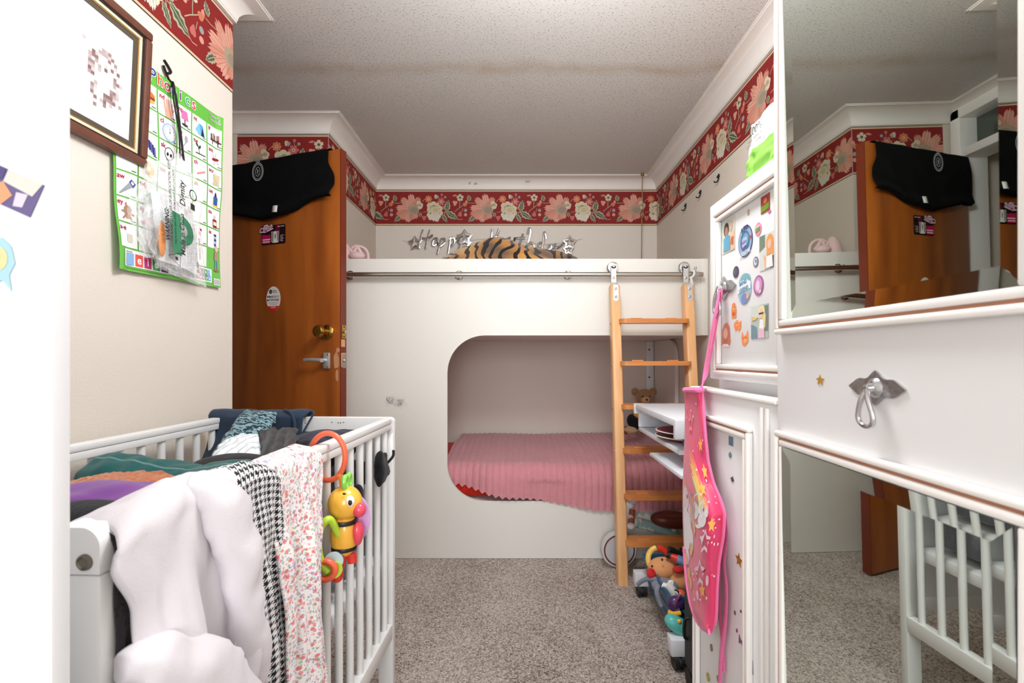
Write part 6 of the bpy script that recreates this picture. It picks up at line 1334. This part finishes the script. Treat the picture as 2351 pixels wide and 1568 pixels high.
# ------------------------------------------------------------------ bears on the lower bunk
td = thing('teddy_bear', 'light brown teddy bear sitting in the back corner of the lower bunk', 'teddy bear', (.85, 3.12, .51))
M_bear = fabric('light brown mohair', (168, 128, 92), .9, 200, .2, 50, .5); M_bearc = fabric('cream mohair', (206, 178, 140), .9, 200); hd = P(1480, 912, 3.1)
ell(MB(), hd, (.062, .055, .055), 28, 18, disp=dsp(.05, 14, 1)).build('head', M_bear, td)
for dx in (-.060, .058): ell(MB(), hd+Vector((dx, .01, .036)), (.026, .014, .026), 18, 12).build('ear', M_bear, td)
mz = ell(MB(), hd+Vector((-.006, -.048, -.014)), (.030, .026, .024), 20, 12).build('muzzle', M_bearc, td); ell(MB(), hd+Vector((-.006, -.073, -.010)), (.008, .006, .006), 12, 8).build('nose', M_bead, mz)
for dx in (-.028, .020): ell(MB(), hd+Vector((dx, -.05, .010)), (.0055,)*3, 10, 8).build('eye', M_bead, td)
ell(MB(), hd+Vector((0, .01, -.10)), (.062, .055, .075), 24, 16).build('body', M_bear, td)
for dx in (-.07, .07): tube(MB(), [hd+Vector((dx*.8, -.02, -.06)), hd+Vector((dx*1.15, -.06, -.11))], [.024, .020], 14).build('arm', M_bear, td)
for dx in (-.05, .05): tube(MB(), [hd+Vector((dx, -.02, -.15)), hd+Vector((dx*1.3, -.12, -.155))], [.030, .026], 14).build('leg', M_bear, td)
t2 = thing('plush_dog', 'small plush toy in a black and yellow jacket on the blanket behind the ladder', 'soft toy', (.66, 2.85, .51))
b0 = P(1455, 968, 2.85)
ell(MB(), b0, (.040, .035, .050), 22, 14, T=Matrix.Rotation(-.5, 3, 'Y')).build('jacket', F_blk, t2); ell(MB(), b0+Vector((.028, -.01, .045)), (.034, .03, .026), 20, 12).build('hood', fabric('mustard felt', (206, 154, 56), .3, 300), t2)
ell(MB(), b0+Vector((-.022, -.01, -.050)), (.040, .035, .024), 22, 14, disp=dsp(.25, 45, 2)).build('legs', fabric('curly cream plush', (202, 176, 138), 1, 120), t2); ell(MB(), b0+Vector((-.046, .0, -.052)), (.02, .03, .026), 16, 10).build('boot', M_bbr, t2)
# ------------------------------------------------------------------ white wardrobe door standing open in the foreground
ww = thing('white_wardrobe', 'white wardrobe whose open door fills the near edge of the view', 'wardrobe', (-.95, .2, 0))
box(MB(), XL+.004, -.20, 0, -.905, .395, 2.1, .003).build('body', M_white, ww)
box(MB(), -.90, .400, .04, -.399, .418, 2.08, .003).build('door', M_white, ww)
def near_sticker(px, py, draw, label):
    c = P(px, py, .400); fa = FA((c.x, .3996, c.z), (1, 0, 0), step=.0003); draw(fa); fa.mb.build('sticker', M_gloss, label=label, cat='sticker')
def d1(fa):
    R = lambda pts: [(x*math.cos(-.42)-y*math.sin(-.42), x*math.sin(-.42)+y*math.cos(-.42)) for x, y in pts]
    fa.sheet(R([(-.021, -.015), (.021, -.015), (.021, .015), (-.021, .015)]), (96, 84, 130)); fa.poly(R([(-.021, -.004), (-.006, -.015), (.0, -.004), (-.012, .004)]), (224, 150, 110)); fa.poly(R([(-.012, .004), (.016, .002), (.020, .015), (-.012, .015)]), (206, 204, 196)); fa.poly(R([(.004, -.012), (.012, -.010), (.012, .002), (.002, .0)]), (206, 196, 210)); fa.poly(R([(-.021, -.0), (-.013, .006), (-.014, .015), (-.021, .015)]), (72, 66, 116))
near_sticker(36, 440, d1, 'purple and peach square sticker tilted on the open white wardrobe door')
def d2(fa):
    fa.sheet([(-.016, .016), (-.006, -.020), (.002, -.014), (.010, -.024), (.008, -.010), (.013, .0), (.010, .014), (.002, .022), (-.010, .022)][::-1], (160, 200, 216)); fa.ellipse(-.001, .004, .008, .010, (230, 204, 150)); fa.up(); fa.ellipse(-.003, .006, .004, .005, (240, 224, 190))
near_sticker(2, 605, d2, 'pale blue and cream animal sticker low on the open white wardrobe door')
